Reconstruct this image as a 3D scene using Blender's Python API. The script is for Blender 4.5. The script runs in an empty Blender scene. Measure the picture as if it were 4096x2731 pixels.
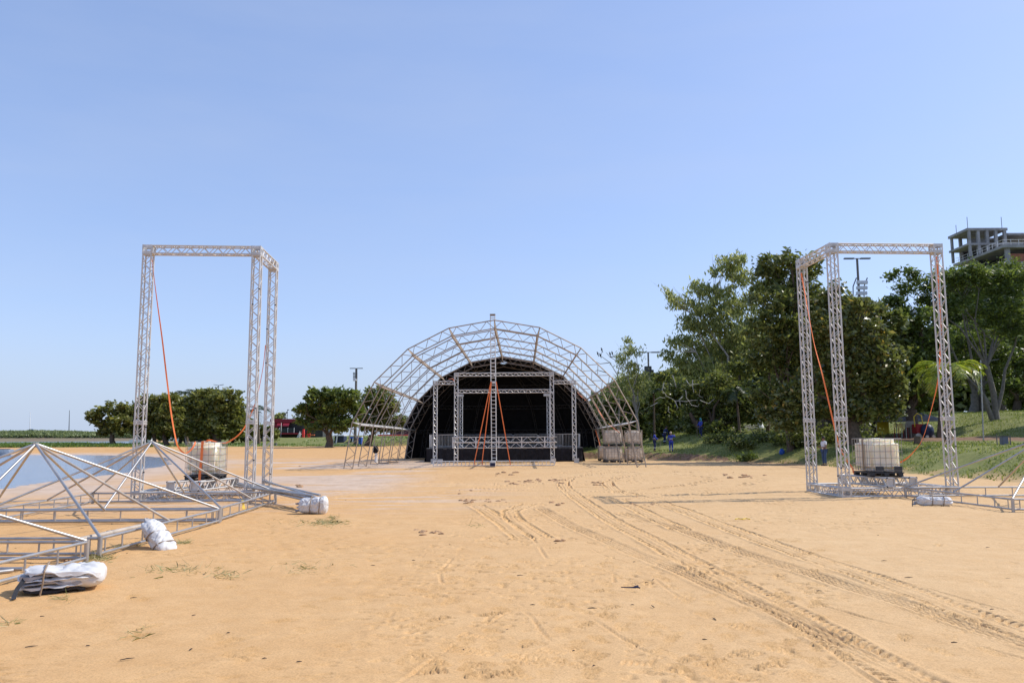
import bpy, bmesh, math, random
import numpy as np
from mathutils import Vector, Matrix
random.seed(7); RNG = np.random.default_rng(7)
SC = bpy.context.scene
COL = SC.collection
# ------------------------------------------------------------------ camera
F = 3200.; CX = 2048.; CY = 1365.5; HOR = 1743.; H = 1.87; ROLL = math.radians(0.3)
PIT = math.atan((HOR-CY)/F)
cam = bpy.data.objects.new('camera', bpy.data.cameras.new('camera')); COL.objects.link(cam)
cam.data.lens = F/4096*36; cam.data.sensor_width = 36; cam.data.sensor_fit = 'HORIZONTAL'
cam.data.clip_start = .1; cam.data.clip_end = 6000
cR, sR, cP, sP = math.cos(ROLL), math.sin(ROLL), math.cos(PIT), math.sin(PIT)
cam.matrix_world = Matrix(((cR, sR, 0, 0), (sR*sP, -cR*sP, -cP, 0), (-sR*cP, cR*cP, -sP, H), (0, 0, 0, 1)))
SC.camera = cam
# ------------------------------------------------------------------ light
SUN_EL = math.radians(46); SUN_AZ = math.radians(14)          # azimuth from +X towards +Y
sd = Vector((math.cos(SUN_EL)*math.cos(SUN_AZ), math.cos(SUN_EL)*math.sin(SUN_AZ), math.sin(SUN_EL)))
sun = bpy.data.objects.new('sun', bpy.data.lights.new('sun', 'SUN')); COL.objects.link(sun)
sun.data.energy = 4.2; sun.data.angle = math.radians(.5); sun.data.color = (1, .95, .87)
sun.rotation_euler = sd.to_track_quat('Z', 'Y').to_euler()
W = bpy.data.worlds.new('World'); SC.world = W; W.use_nodes = True
wn = W.node_tree.nodes; wl = W.node_tree.links
sky = wn.new('ShaderNodeTexSky'); sky.sky_type = 'NISHITA'; sky.sun_disc = False
sky.sun_elevation = SUN_EL; sky.sun_rotation = math.pi/2-SUN_AZ
sky.altitude = 0; sky.air_density = 1.0; sky.dust_density = 1.0; sky.ozone_density = 1.0
gm = wn.new('ShaderNodeGamma'); gm.inputs[1].default_value = .583; wl.new(sky.outputs[0], gm.inputs[0])
# thin veils of high cloud
stc = wn.new('ShaderNodeTexCoord'); smp = wn.new('ShaderNodeMapping'); smp.inputs['Scale'].default_value = (1.2, 1.2, 5); smp.inputs['Rotation'].default_value = (.25, .1, 0)
snz = wn.new('ShaderNodeTexNoise'); snz.inputs['Scale'].default_value = 2.2; snz.inputs['Detail'].default_value = 6; snz.inputs['Roughness'].default_value = .55
wl.new(stc.outputs['Generated'], smp.inputs[0]); wl.new(smp.outputs[0], snz.inputs['Vector'])
srm = wn.new('ShaderNodeMapRange'); srm.inputs['From Min'].default_value = .42; srm.inputs['From Max'].default_value = .75; srm.inputs['To Max'].default_value = .16; wl.new(snz.outputs['Fac'], srm.inputs['Value'])
gn = wn.new('ShaderNodeMix'); gn.data_type = 'RGBA'; gn.blend_type = 'MULTIPLY'; gn.inputs['Factor'].default_value = 1; gn.inputs['B'].default_value = (2.12, 2.42, 3.2, 1)
cl = wn.new('ShaderNodeMix'); cl.data_type = 'RGBA'; cl.inputs['B'].default_value = (5.0, 5.6, 7.0, 1)
wl.new(gm.outputs[0], gn.inputs['A']); wl.new(gn.outputs['Result'], cl.inputs['A']); wl.new(srm.outputs[0], cl.inputs['Factor'])
sz = wn.new('ShaderNodeSeparateXYZ'); wl.new(stc.outputs['Generated'], sz.inputs[0])
hz = wn.new('ShaderNodeMapRange'); hz.interpolation_type = 'SMOOTHSTEP'; hz.inputs['From Min'].default_value = 0; hz.inputs['From Max'].default_value = .14; hz.inputs['To Min'].default_value = .8; hz.inputs['To Max'].default_value = 0; wl.new(sz.outputs['Z'], hz.inputs['Value'])
hv = wn.new('ShaderNodeMix'); hv.data_type = 'RGBA'; hv.inputs['B'].default_value = (4.55, 5.45, 7.1, 1); wl.new(cl.outputs['Result'], hv.inputs['A']); wl.new(hz.outputs[0], hv.inputs['Factor'])
wl.new(hv.outputs['Result'], wn['Background'].inputs[0]); wn['Background'].inputs[1].default_value = .12
SC.view_settings.view_transform = 'Standard'; SC.view_settings.look = 'None'
SC.view_settings.exposure = 0.0; SC.view_settings.gamma = 1

# ------------------------------------------------------------------ pixel -> world at a true depth (photo is 4096 x 2731)
def ray(x, y):
    u = (x-CX)/F; v = -(y-CY)/F
    a = u*cR+v*sR; b = -u*sR+v*cR
    return Vector((a, cP-b*sP, sP+b*cP))
def at(x, y, Y):
    r = ray(x, y); t = Y/r.y; return Vector((r.x*t, Y, H+r.z*t))
def gz(x, y, z=0.):
    r = ray(x, y); t = (z-H)/r.z; return Vector((r.x*t, r.y*t, z))

# ------------------------------------------------------------------ terrain
def sstep(a, b, x):
    t = np.clip((x-a)/(b-a), 0, 1); return t*t*(3-2*t)
LAG = np.array([(-20.5, 32.5), (-20, 34), (-20.5, 36), (-21.4, 42), (-22, 48), (-24, 57), (-26, 64), (-31, 76), (-36, 86), (-43, 95), (-56, 103),
                (-64, 103), (-75, 99), (-110, 95), (-200, 90), (-300, 0), (-80, -20), (-40, 18)], float)
EDGE = np.array([(24, -60), (21, 10), (19.6, 30), (18.9, 37), (19, 49), (17, 58), (11, 65), (3, 74), (-4, 96), (-12, 120), (-60, 160)], float)
def pdist(X, Y, P, closed=False):
    d = np.full(X.shape, 1e9)
    n = len(P)
    for i in range(n if closed else n-1):
        a = P[i]; b = P[(i+1) % n]; ab = b-a
        t = np.clip(((X-a[0])*ab[0]+(Y-a[1])*ab[1])/(ab@ab), 0, 1)
        d = np.minimum(d, np.hypot(X-a[0]-t*ab[0], Y-a[1]-t*ab[1]))
    return d
def inside(X, Y, P):
    c = np.zeros(X.shape, bool); n = len(P); j = n-1
    for i in range(n):
        xi, yi = P[i]; xj, yj = P[j]
        c ^= ((yi > Y) != (yj > Y)) & (X < (xj-xi)*(Y-yi)/(yj-yi+1e-12)+xi); j = i
    return c
EP = np.vstack([EDGE, [(-60, 2000), (2000, 2000), (2000, -60)]])
def edge_s(X, Y):
    s = pdist(X, Y, EDGE); return np.where(inside(X, Y, EP), s, -s)
def _hash(ix, iy, k):
    h = (ix*374761393+iy*668265263+k*2147483647) & 0xffffffff
    h = ((h ^ (h >> 13))*1274126177) & 0xffffffff
    return ((h ^ (h >> 16)) & 0xffff)/65535.
def vnoise(X, Y, k=0):
    ix = np.floor(X).astype(np.int64); iy = np.floor(Y).astype(np.int64); fx = X-ix; fy = Y-iy
    fx = fx*fx*(3-2*fx); fy = fy*fy*(3-2*fy)
    return (_hash(ix, iy, k)*(1-fx)+_hash(ix+1, iy, k)*fx)*(1-fy)+(_hash(ix, iy+1, k)*(1-fx)+_hash(ix+1, iy+1, k)*fx)*fy
def fbm(X, Y, k=0, n=4):
    r = 0; a = .5
    for i in range(n):
        r = r+a*vnoise(X*2**i+17*i, Y*2**i-9*i, k+i); a *= .5
    return r/(1-.5**n)
def macro(X, Y):
    X = np.asarray(X, float); Y = np.asarray(Y, float)
    z = -.0064*(np.clip(Y, 47, 75)-47)+np.interp(Y, [75, 112, 140, 175, 400], [0, .45, .85, 1.0, 1.2])
    s = edge_s(X, Y)
    f1 = np.interp(s, [0, 1.0, 3, 6, 200], [0, .55, .85, .95, 1.6])                     # meadow behind a cut ledge
    f2 = np.interp(s, [0, 3, 8, 20, 200], [0, .95, 1.85, 2.2, 3])                     # mound
    f3 = np.interp(s, [0, 2, 14, 18, 30, 45, 100, 300], [0, .25, 1.4, 1.55, 3.7, 4.2, 5, 8])  # long bank
    m1 = sstep(13, 17, X); m2 = sstep(22, 30, X)
    z = z*(1-sstep(0, 4, s)*sstep(6, 16, X))+np.where(s > 0, ((f1*(1-m1)+f2*m1)*(1-m2)+f3*m2), 0)
    z = z+(fbm(X*.35, Y*.35, 5)-.5)*np.where(s > 0, .45, .05)*np.clip(np.abs(s)/2, 0, 1)
    d = pdist(X, Y, LAG, True); ins = inside(X, Y, LAG); d = np.where(ins, -d, d)
    shore = -.14+.012*d
    z = np.where(d < 12, np.minimum(z, np.where(d < 0, -.14+.06*d, shore)), z); z = np.maximum(z, -2)
    riv = sstep(.44, .50, -X/np.maximum(Y, 1))*sstep(150, 168, Y)
    z = z*(1-riv)+riv*(-1.5)
    return z
def gh(x, y):
    return float(macro(np.array([x]), np.array([y]))[0])

# ------------------------------------------------------------------ materials
def newmat(name):
    m = bpy.data.materials.new(name); m.use_nodes = True
    return m, m.node_tree.nodes, m.node_tree.links, m.node_tree.nodes['Principled BSDF']
def mat(name, c, rough=.6, metal=0., var=.15, scale=8., bump=0., c2=None, spec=.5):
    m, n, l, b = newmat(name)
    tc = n.new('ShaderNodeTexCoord'); t = n.new('ShaderNodeTexNoise'); t.inputs['Scale'].default_value = scale; t.inputs['Detail'].default_value = 5
    l.new(tc.outputs['Object'], t.inputs['Vector'])
    r = n.new('ShaderNodeValToRGB'); r.color_ramp.elements[0].position = .32; r.color_ramp.elements[1].position = .68
    a = [x*(1-var) for x in c]; z = [min(1, x*(1+var)) for x in c] if c2 is None else c2
    r.color_ramp.elements[0].color = (*a, 1); r.color_ramp.elements[1].color = (*z, 1)
    l.new(t.outputs['Fac'], r.inputs['Fac']); l.new(r.outputs[0], b.inputs['Base Color'])
    b.inputs['Roughness'].default_value = rough; b.inputs['Metallic'].default_value = metal
    b.inputs['Specular IOR Level'].default_value = spec
    if bump:
        bp = n.new('ShaderNodeBump'); bp.inputs['Strength'].default_value = bump; bp.inputs['Distance'].default_value = .02
        l.new(t.outputs['Fac'], bp.inputs['Height']); l.new(bp.outputs[0], b.inputs['Normal'])
    return m
def leafmat(name, c1, c2, c3=None, rough=.45, trans=.3, spec=.5):
    m, n, l, b = newmat(name)
    g = n.new('ShaderNodeNewGeometry'); r = n.new('ShaderNodeValToRGB'); e = r.color_ramp.elements
    e[0].color = (*c1, 1); e[0].position = .15; e[1].color = (*c2, 1); e[1].position = .9
    if c3: k = e.new(.995); k.color = (*c3, 1)
    l.new(g.outputs['Random Per Island'], r.inputs['Fac']); l.new(r.outputs[0], b.inputs['Base Color'])
    b.inputs['Roughness'].default_value = rough*.85; b.inputs['Specular IOR Level'].default_value = spec+.12
    tr = n.new('ShaderNodeBsdfTranslucent'); mx = n.new('ShaderNodeMixShader'); mx.inputs[0].default_value = trans
    hs = n.new('ShaderNodeHueSaturation'); hs.inputs['Value'].default_value = 2.1; hs.inputs['Saturation'].default_value = 1.1
    l.new(r.outputs[0], hs.inputs['Color']); l.new(hs.outputs[0], tr.inputs[0])
    l.new(b.outputs[0], mx.inputs[1]); l.new(tr.outputs[0], mx.inputs[2]); l.new(mx.outputs[0], n['Material Output'].inputs[0])
    return m
M = {}
M['alu'] = mat('truss_aluminium', (.60, .595, .585), .52, .35, .10, 5, c2=(.62, .58, .53))
M['alu_dull'] = mat('plate_aluminium', (.58, .56, .53), .5, .45, .2, 6)
M['galv'] = mat('galvanised_tube', (.44, .45, .47), .42, .65, .2, 4, c2=(.52, .49, .45))
M['rust_tube'] = mat('dirty_galvanised_tube', (.52, .44, .35), .5, .4, .25, 3)
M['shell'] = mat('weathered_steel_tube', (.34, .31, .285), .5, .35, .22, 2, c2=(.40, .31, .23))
M['shellshade'] = mat('shaded_steel_tube', (.05, .046, .044), .7, .1, .3, 2)  # dome steel, the shade inside the cover put into its colour
M['rig'] = mat('rig_aluminium', (.66, .65, .63), .45, .4, .12, 5)
M['purlin'] = mat('brown_purlin_paint', (.30, .23, .17), .6, .1, .3, 3)
M['lightpurlin'] = mat('pale_purlin', (.42, .40, .37), .5, .3, .15, 3)
M['black'] = mat('black_canvas', (.012, .011, .012), .8, 0, .3, 3, spec=.2)
M['skirt'] = mat('black_skirt_cloth', (.016, .016, .02), .8, 0, .3, 3, .4, spec=.2)
M['strap'] = mat('orange_webbing', (.95, .22, .06), .6, 0, .12, 30)
M['poly'] = mat('cream_polyethylene', (.80, .74, .60), .35, 0, .06, 3)
for _k in ('poly',):
    _b = M[_k].node_tree.nodes['Principled BSDF']; _b.inputs['Subsurface Weight'].default_value = .8; _b.inputs['Subsurface Radius'].default_value = (.35, .28, .18); _b.inputs['Subsurface Scale'].default_value = 1
M['polyd'] = mat('dusty_polyethylene', (.74, .64, .51), .5, 0, .2, 3)
M['cage'] = mat('cage_steel', (.32, .30, .28), .45, .5, .2, 10)
M['rustcage'] = mat('rusting_cage_steel', (.38, .32, .26), .6, .3, .25, 10)
M['pallet'] = mat('dark_pallet', (.035, .035, .038), .6, 0, .3, 8)
M['tarp'] = mat('white_tarpaulin', (.62, .61, .60), .55, 0, .08, 6, .2)
M['tarpgrey'] = mat('shaded_tarpaulin', (.34, .33, .34), .6, 0, .25, 8, .2)  # grey copy of the tarp, shade in the folds put into colour
M['rope'] = mat('brown_rope', (.28, .20, .13), .8, 0, .2, 60)
M['ropeblack'] = mat('dark_rope', (.03, .03, .035), .8, 0, .2, 60)
M['yellow'] = mat('yellow_webbing', (.75, .55, .03), .6, 0, .1, 20)
M['bark'] = mat('grey_brown_bark', (.12, .085, .06), .9, 0, .35, 6, .6)
M['barkpale'] = mat('pale_bark', (.36, .32, .27), .85, 0, .25, 5, .4)
M['barkgrey'] = mat('grey_bark', (.19, .165, .135), .85, 0, .25, 5, .4)
M['concrete'] = mat('raw_concrete', (.30, .29, .28), .85, 0, .25, .8)
M['brick'] = mat('hollow_brick', (.32, .12, .07), .85, 0, .2, 2)
M['red'] = mat('red_paint', (.26, .012, .025), .5, 0, .15, 3)
M['redb'] = mat('bright_red_vinyl', (.75, .03, .02), .4, 0, .1, 3)
M['dark'] = mat('dark_shopfront', (.03, .028, .03), .4, 0, .4, 1.5)
M['glass'] = mat('tinted_glass', (.05, .06, .065), .1, 0, .2, 2)
M['white'] = mat('white_paint', (.78, .78, .77), .45, 0, .06, 4)
M['blue'] = mat('blue_plastic', (.03, .12, .55), .4, 0, .12, 4)
M['navy'] = mat('navy_cloth', (.015, .02, .06), .8, 0, .2, 6)
M['darkblue'] = mat('dark_blue_panel', (.015, .025, .07), .5, 0, .2, 4)
M['pole'] = mat('concrete_post', (.16, .145, .13), .8, 0, .25, 4)
M['lampgrey'] = mat('lamp_grey', (.12, .125, .13), .5, .3, .15, 4)
M['skin'] = mat('brown_skin', (.24, .12, .075), .5, 0, .08, 8)
M['hair'] = mat('black_hair', (.01, .008, .007), .6, 0, .2, 40)
M['shirtw'] = mat('white_cotton', (.70, .70, .72), .8, 0, .06, 20)
M['jeans'] = mat('blue_denim', (.04, .075, .16), .85, 0, .2, 30)
M['workblue'] = mat('royal_blue_workwear', (.03, .055, .38), .8, 0, .12, 20)
M['worknavy'] = mat('dark_navy_workwear', (.015, .025, .10), .8, 0, .12, 20)
M['teal'] = mat('teal_cloth', (.02, .22, .28), .8, 0, .1, 20)
M['reflect'] = mat('pale_reflective_band', (.75, .76, .74), .4, 0, .05, 20)
M['shoe'] = mat('dark_shoe', (.02, .02, .022), .6, 0, .2, 20)
M['tan'] = mat('straw_cloth', (.55, .45, .32), .8, 0, .15, 20)
M['wood'] = mat('grey_wood', (.22, .16, .11), .8, 0, .25, 12)
M['soil'] = mat('dark_soil', (.14, .075, .045), .95, 0, .35, 9, .6)
M['clod'] = mat('sand_clod', (.40, .24, .13), .95, 0, .3, 12, .6)
M['tent'] = mat('grey_canopy_cloth', (.20, .20, .23), .8, 0, .1, 3)
M['chairwhite'] = mat('cream_plastic', (.62, .58, .50), .5, 0, .1, 5)
M['chairred'] = mat('dark_red_plastic', (.32, .02, .02), .45, 0, .1, 5)
M['asphalt'] = mat('asphalt', (.06, .06, .06), .9, 0, .2, .5)
M['carpaint'] = mat('dark_blue_car_paint', (.03, .05, .10), .25, .3, .1, 2)
M['tyre'] = mat('tyre_rubber', (.02, .02, .02), .8, 0, .2, 10)
M['stalk'] = leafmat('dry_and_green_stalks', (.18, .20, .06), (.50, .42, .22), (.6, .52, .32), .7, .2)
M['blade'] = leafmat('short_grass_blades', (.11, .155, .03), (.26, .29, .07), (.40, .34, .14), .6, .25)
M['bankgrass'] = leafmat('rank_shore_grass', (.08, .14, .025), (.18, .25, .05), None, .6, .25)
M['mango'] = leafmat('dark_green_foliage', (.07, .09, .024), (.18, .20, .055), (.30, .28, .09), .44, .33, .3)
M['glossy'] = leafmat('glossy_dark_foliage', (.085, .10, .028), (.19, .205, .062), (.38, .27, .07), .34, .30, .5)
M['euc'] = leafmat('grey_green_foliage', (.14, .165, .055), (.36, .375, .13), (.50, .46, .19), .5, .36, .25)
M['rain'] = leafmat('fresh_green_foliage', (.065, .09, .02), (.15, .19, .045), (.23, .26, .07), .46, .34, .28)
M['far'] = leafmat('olive_foliage', (.095, .11, .028), (.23, .235, .06), (.36, .33, .11), .45, .30, .3)
M['shrub'] = leafmat('riverbank_foliage', (.12, .16, .06), (.27, .30, .13), None, .6, .3)
M['frond'] = leafmat('yellow_green_frond', (.13, .18, .025), (.33, .36, .06), (.48, .38, .08), .4, .38)
M['fronddry'] = leafmat('drying_brown_frond', (.16, .12, .05), (.34, .26, .10), None, .5, .3)
M['frondd'] = leafmat('dark_frond', (.03, .05, .015), (.07, .10, .03), None, .45, .25)
M['drylitter'] = mat('dead_twigs', (.06, .045, .035), .9, 0, .4, 20)
M['palebranch'] = mat('bleached_branches', (.42, .40, .37), .8, 0, .2, 10)

# ------------------------------------------------------------------ mesh builder
class MB:
    def __init__(s): s.v = []; s.f = []; s.n = 0; s.mi = []; s.cur = 0
    def add(s, v, f):
        s.v.extend([tuple(p) for p in v]); s.f.extend([tuple(i+s.n for i in q) for q in f]); s.mi += [s.cur]*len(f); s.n += len(v)
    def tube(s, p, q, r, r2=None, n=6, cap=True):
        p = Vector(p); q = Vector(q); d = q-p
        if d.length < 1e-6: return
        d.normalize(); a = d.orthogonal().normalized(); b = d.cross(a); r2 = r if r2 is None else r2
        v = []
        for c, rr in ((p, r), (q, r2)):
            for i in range(n):
                t = 2*math.pi*i/n; v.append(c+a*(rr*math.cos(t))+b*(rr*math.sin(t)))
        f = [(i, (i+1) % n, n+(i+1) % n, n+i) for i in range(n)]
        if cap: f += [tuple(range(n-1, -1, -1)), tuple(range(n, 2*n))]
        s.add(v, f)
    def path(s, pts, rad, n=6):
        pts = [Vector(p) for p in pts]; m = len(pts)
        if not hasattr(rad, '__len__'): rad = [rad]*m
        up = None; v = []
        for i, p in enumerate(pts):
            d = (pts[min(i+1, m-1)]-pts[max(i-1, 0)]).normalized()
            if up is None: up = d.orthogonal().normalized()
            up = (up-d*up.dot(d)).normalized(); b = d.cross(up)
            for k in range(n):
                t = 2*math.pi*k/n; v.append(p+(up*math.cos(t)+b*math.sin(t))*rad[i])
        f = [(i*n+k, i*n+(k+1) % n, (i+1)*n+(k+1) % n, (i+1)*n+k) for i in range(m-1) for k in range(n)]
        f += [tuple(range(n-1, -1, -1)), tuple(range((m-1)*n, m*n))]
        s.add(v, f)
    def box(s, c, sx, sy, sz, ax=None, bev=0.):
        c = Vector(c); X, Y, Z = ax if ax else (Vector((1, 0, 0)), Vector((0, 1, 0)), Vector((0, 0, 1)))
        if bev > 0:
            bm = bmesh.new(); bmesh.ops.create_cube(bm, size=1)
            for q in bm.verts: q.co = Vector((q.co.x*sx, q.co.y*sy, q.co.z*sz))
            bmesh.ops.bevel(bm, geom=bm.edges[:], offset=bev, segments=2, affect='EDGES')
            bm.verts.index_update()
            s.add([c+X*q.co.x+Y*q.co.y+Z*q.co.z for q in bm.verts], [tuple(w.index for w in g.verts) for g in bm.faces]); bm.free(); return
        v = [c+X*(sx*i/2)+Y*(sy*j/2)+Z*(sz*k/2) for i in (-1, 1) for j in (-1, 1) for k in (-1, 1)]
        s.add(v, [(0, 1, 3, 2), (4, 6, 7, 5), (0, 4, 5, 1), (2, 3, 7, 6), (0, 2, 6, 4), (1, 5, 7, 3)])
    def bar(s, p, q, w, h, up=(0, 0, 1)):
        p = Vector(p); q = Vector(q); d = (q-p); L = d.length; d.normalize(); u = Vector(up)
        x = d.cross(u).normalized(); u = x.cross(d); s.box((p+q)/2, w, L, h, (x, d, u))
    def ribbon(s, pts, w, side, th=.004, twist=None):
        pts = [Vector(p) for p in pts]; side = Vector(side).normalized(); m = len(pts); v = []
        for i, p in enumerate(pts):
            d = (pts[min(i+1, m-1)]-pts[max(i-1, 0)]).normalized(); nn = d.cross(side).normalized(); sd_ = nn.cross(d)
            if twist: a_ = twist(i/(m-1)); sd_, nn = sd_*math.cos(a_)+nn*math.sin(a_), nn*math.cos(a_)-sd_*math.sin(a_)
            v += [p+sd_*w/2+nn*th/2, p-sd_*w/2+nn*th/2, p-sd_*w/2-nn*th/2, p+sd_*w/2-nn*th/2]
        f = [(4*i+k, 4*i+(k+1) % 4, 4*i+4+(k+1) % 4, 4*i+4+k) for i in range(m-1) for k in range(4)]
        f += [(3, 2, 1, 0), tuple(range(4*m-4, 4*m))]
        s.add(v, f)
    def ball(s, c, rx, ry, rz, nu=10, nv=7):
        v = [Vector(c)+Vector((0, 0, rz))]
        for j in range(1, nv):
            t = math.pi*j/nv
            v += [Vector(c)+Vector((rx*math.sin(t)*math.cos(2*math.pi*i/nu), ry*math.sin(t)*math.sin(2*math.pi*i/nu), rz*math.cos(t))) for i in range(nu)]
        v.append(Vector(c)-Vector((0, 0, rz)))
        f = [(0, 1+i, 1+(i+1) % nu) for i in range(nu)]
        for j in range(nv-2):
            a = 1+j*nu; f += [(a+i, a+nu+i, a+nu+(i+1) % nu, a+(i+1) % nu) for i in range(nu)]
        a = 1+(nv-2)*nu; e = len(v)-1
        f += [(a+i, e, a+(i+1) % nu) for i in range(nu)]
        s.add(v, f)
    def build(s, name, m, parent=None, smooth=True, flatcut=True):
        me = bpy.data.meshes.new(name); me.from_pydata(s.v, [], s.f)
        ms = m if isinstance(m, (list, tuple)) else [m]
        for x in ms: me.materials.append(x)
        if len(ms) > 1: me.polygons.foreach_set('material_index', s.mi)
        if smooth:
            me.polygons.foreach_set('use_smooth', [len(q) == 4 for q in s.f] if flatcut else [True]*len(s.f))
        me.update()
        if smooth: 
            try: me.set_sharp_from_angle(angle=math.radians(50))
            except Exception: pass
        o = bpy.data.objects.new(name, me); COL.objects.link(o)
        if parent is not None: o.parent = parent; o.matrix_parent_inverse = parent.matrix_basis.inverted()
        return o
def tag(o, label=None, cat=None, group=None, kind=None):
    if label: o['label'] = label
    if cat: o['category'] = cat
    if group: o['group'] = group
    if kind: o['kind'] = kind
    return o
def thing(name, loc, label, cat, group=None, rz=0.):
    o = bpy.data.objects.new(name, None); COL.objects.link(o); o.empty_display_size = .2
    o.location = loc; o.rotation_euler = (0, 0, rz)
    o.matrix_basis = Matrix.Translation(loc) @ Matrix.Rotation(rz, 4, 'Z')
    return tag(o, label, cat, group)
def kids(o): return [c for c in bpy.data.objects if c.parent == o]
def copy_tree(o, parent=None):
    c = o.copy(); COL.objects.link(c)
    if parent is not None: c.parent = parent
    for k in kids(o): copy_tree(k, c)
    return c
def npmesh(name, V, Fq, m, parent=None, smooth=False):
    me = bpy.data.meshes.new(name); nv = len(V); nf = len(Fq); k = Fq.shape[1]
    me.vertices.add(nv); me.vertices.foreach_set('co', np.ascontiguousarray(V, dtype=np.float32).ravel())
    me.loops.add(nf*k); me.loops.foreach_set('vertex_index', np.ascontiguousarray(Fq, dtype=np.int32).ravel())
    me.polygons.add(nf); me.polygons.foreach_set('loop_start', np.arange(0, nf*k, k, dtype=np.int32))
    me.polygons.foreach_set('loop_total', np.full(nf, k, np.int32))
    if smooth: me.polygons.foreach_set('use_smooth', np.ones(nf, bool))
    me.materials.append(m); me.update(calc_edges=True); me.validate()
    o = bpy.data.objects.new(name, me); COL.objects.link(o)
    if parent is not None: o.parent = parent; o.matrix_parent_inverse = parent.matrix_basis.inverted()
    return o

# ================================================================== ground
def Pz(x, y): return 1700+x*1.0187, 1850+y*1.0187
TR = [  # (points in the tyre-track detail, kind)
 ([(440, 170), (560, 240), (700, 300), (860, 370), (1000, 420), (1200, 512), (1400, 600), (1600, 697), (1800, 790), (2010, 880), (2200, 960)], 'rib'),
 ([(560, 110), (600, 140), (650, 172), (700, 207), (800, 263), (950, 340), (1165, 452), (1440, 598), (1590, 684), (1755, 782), (1925, 870), (2100, 960)], 'lug'),
 ([(780, 200), (1000, 260), (1250, 352), (1500, 433), (1700, 500), (1900, 560), (2100, 625), (2352, 702), (2600, 780)], 'rib'),
 ([(740, 110), (900, 150), (1100, 222), (1270, 286), (1500, 368), (1700, 437), (1900, 508), (2100, 578), (2352, 666), (2600, 750)], 'lug'),
 ([(560, 110), (540, 85), (575, 58), (680, 42), (850, 35), (1050, 36), (1230, 45), (1330, 66), (1250, 90)], 'lug'),
 ([(740, 110), (715, 82), (750, 58), (860, 45), (1000, 46), (1140, 62), (1060, 85), (900, 104), (760, 118)], 'lug'),
 ([(200, 165), (270, 208), (330, 250), (390, 300)], 'lug'),
 ([(405, 162), (330, 190), (350, 225), (460, 298)], 'lug'),
 ([(620, 130), (760, 150), (900, 215), (1000, 262)], 'lug'),
 ([(180, 100), (420, 108), (700, 118), (1000, 128), (1400, 126)], 'rib'),
]
def resample(P, n=50):
    P = np.array(P, float); d = np.r_[0, np.cumsum(np.hypot(*np.diff(P, axis=0).T))]; t = np.linspace(0, d[-1], n)
    Q = np.c_[np.interp(t, d, P[:, 0]), np.interp(t, d, P[:, 1])]
    for _ in range(2): Q[1:-1] = (Q[:-2]+2*Q[1:-1]+Q[2:])/4
    return Q
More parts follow.
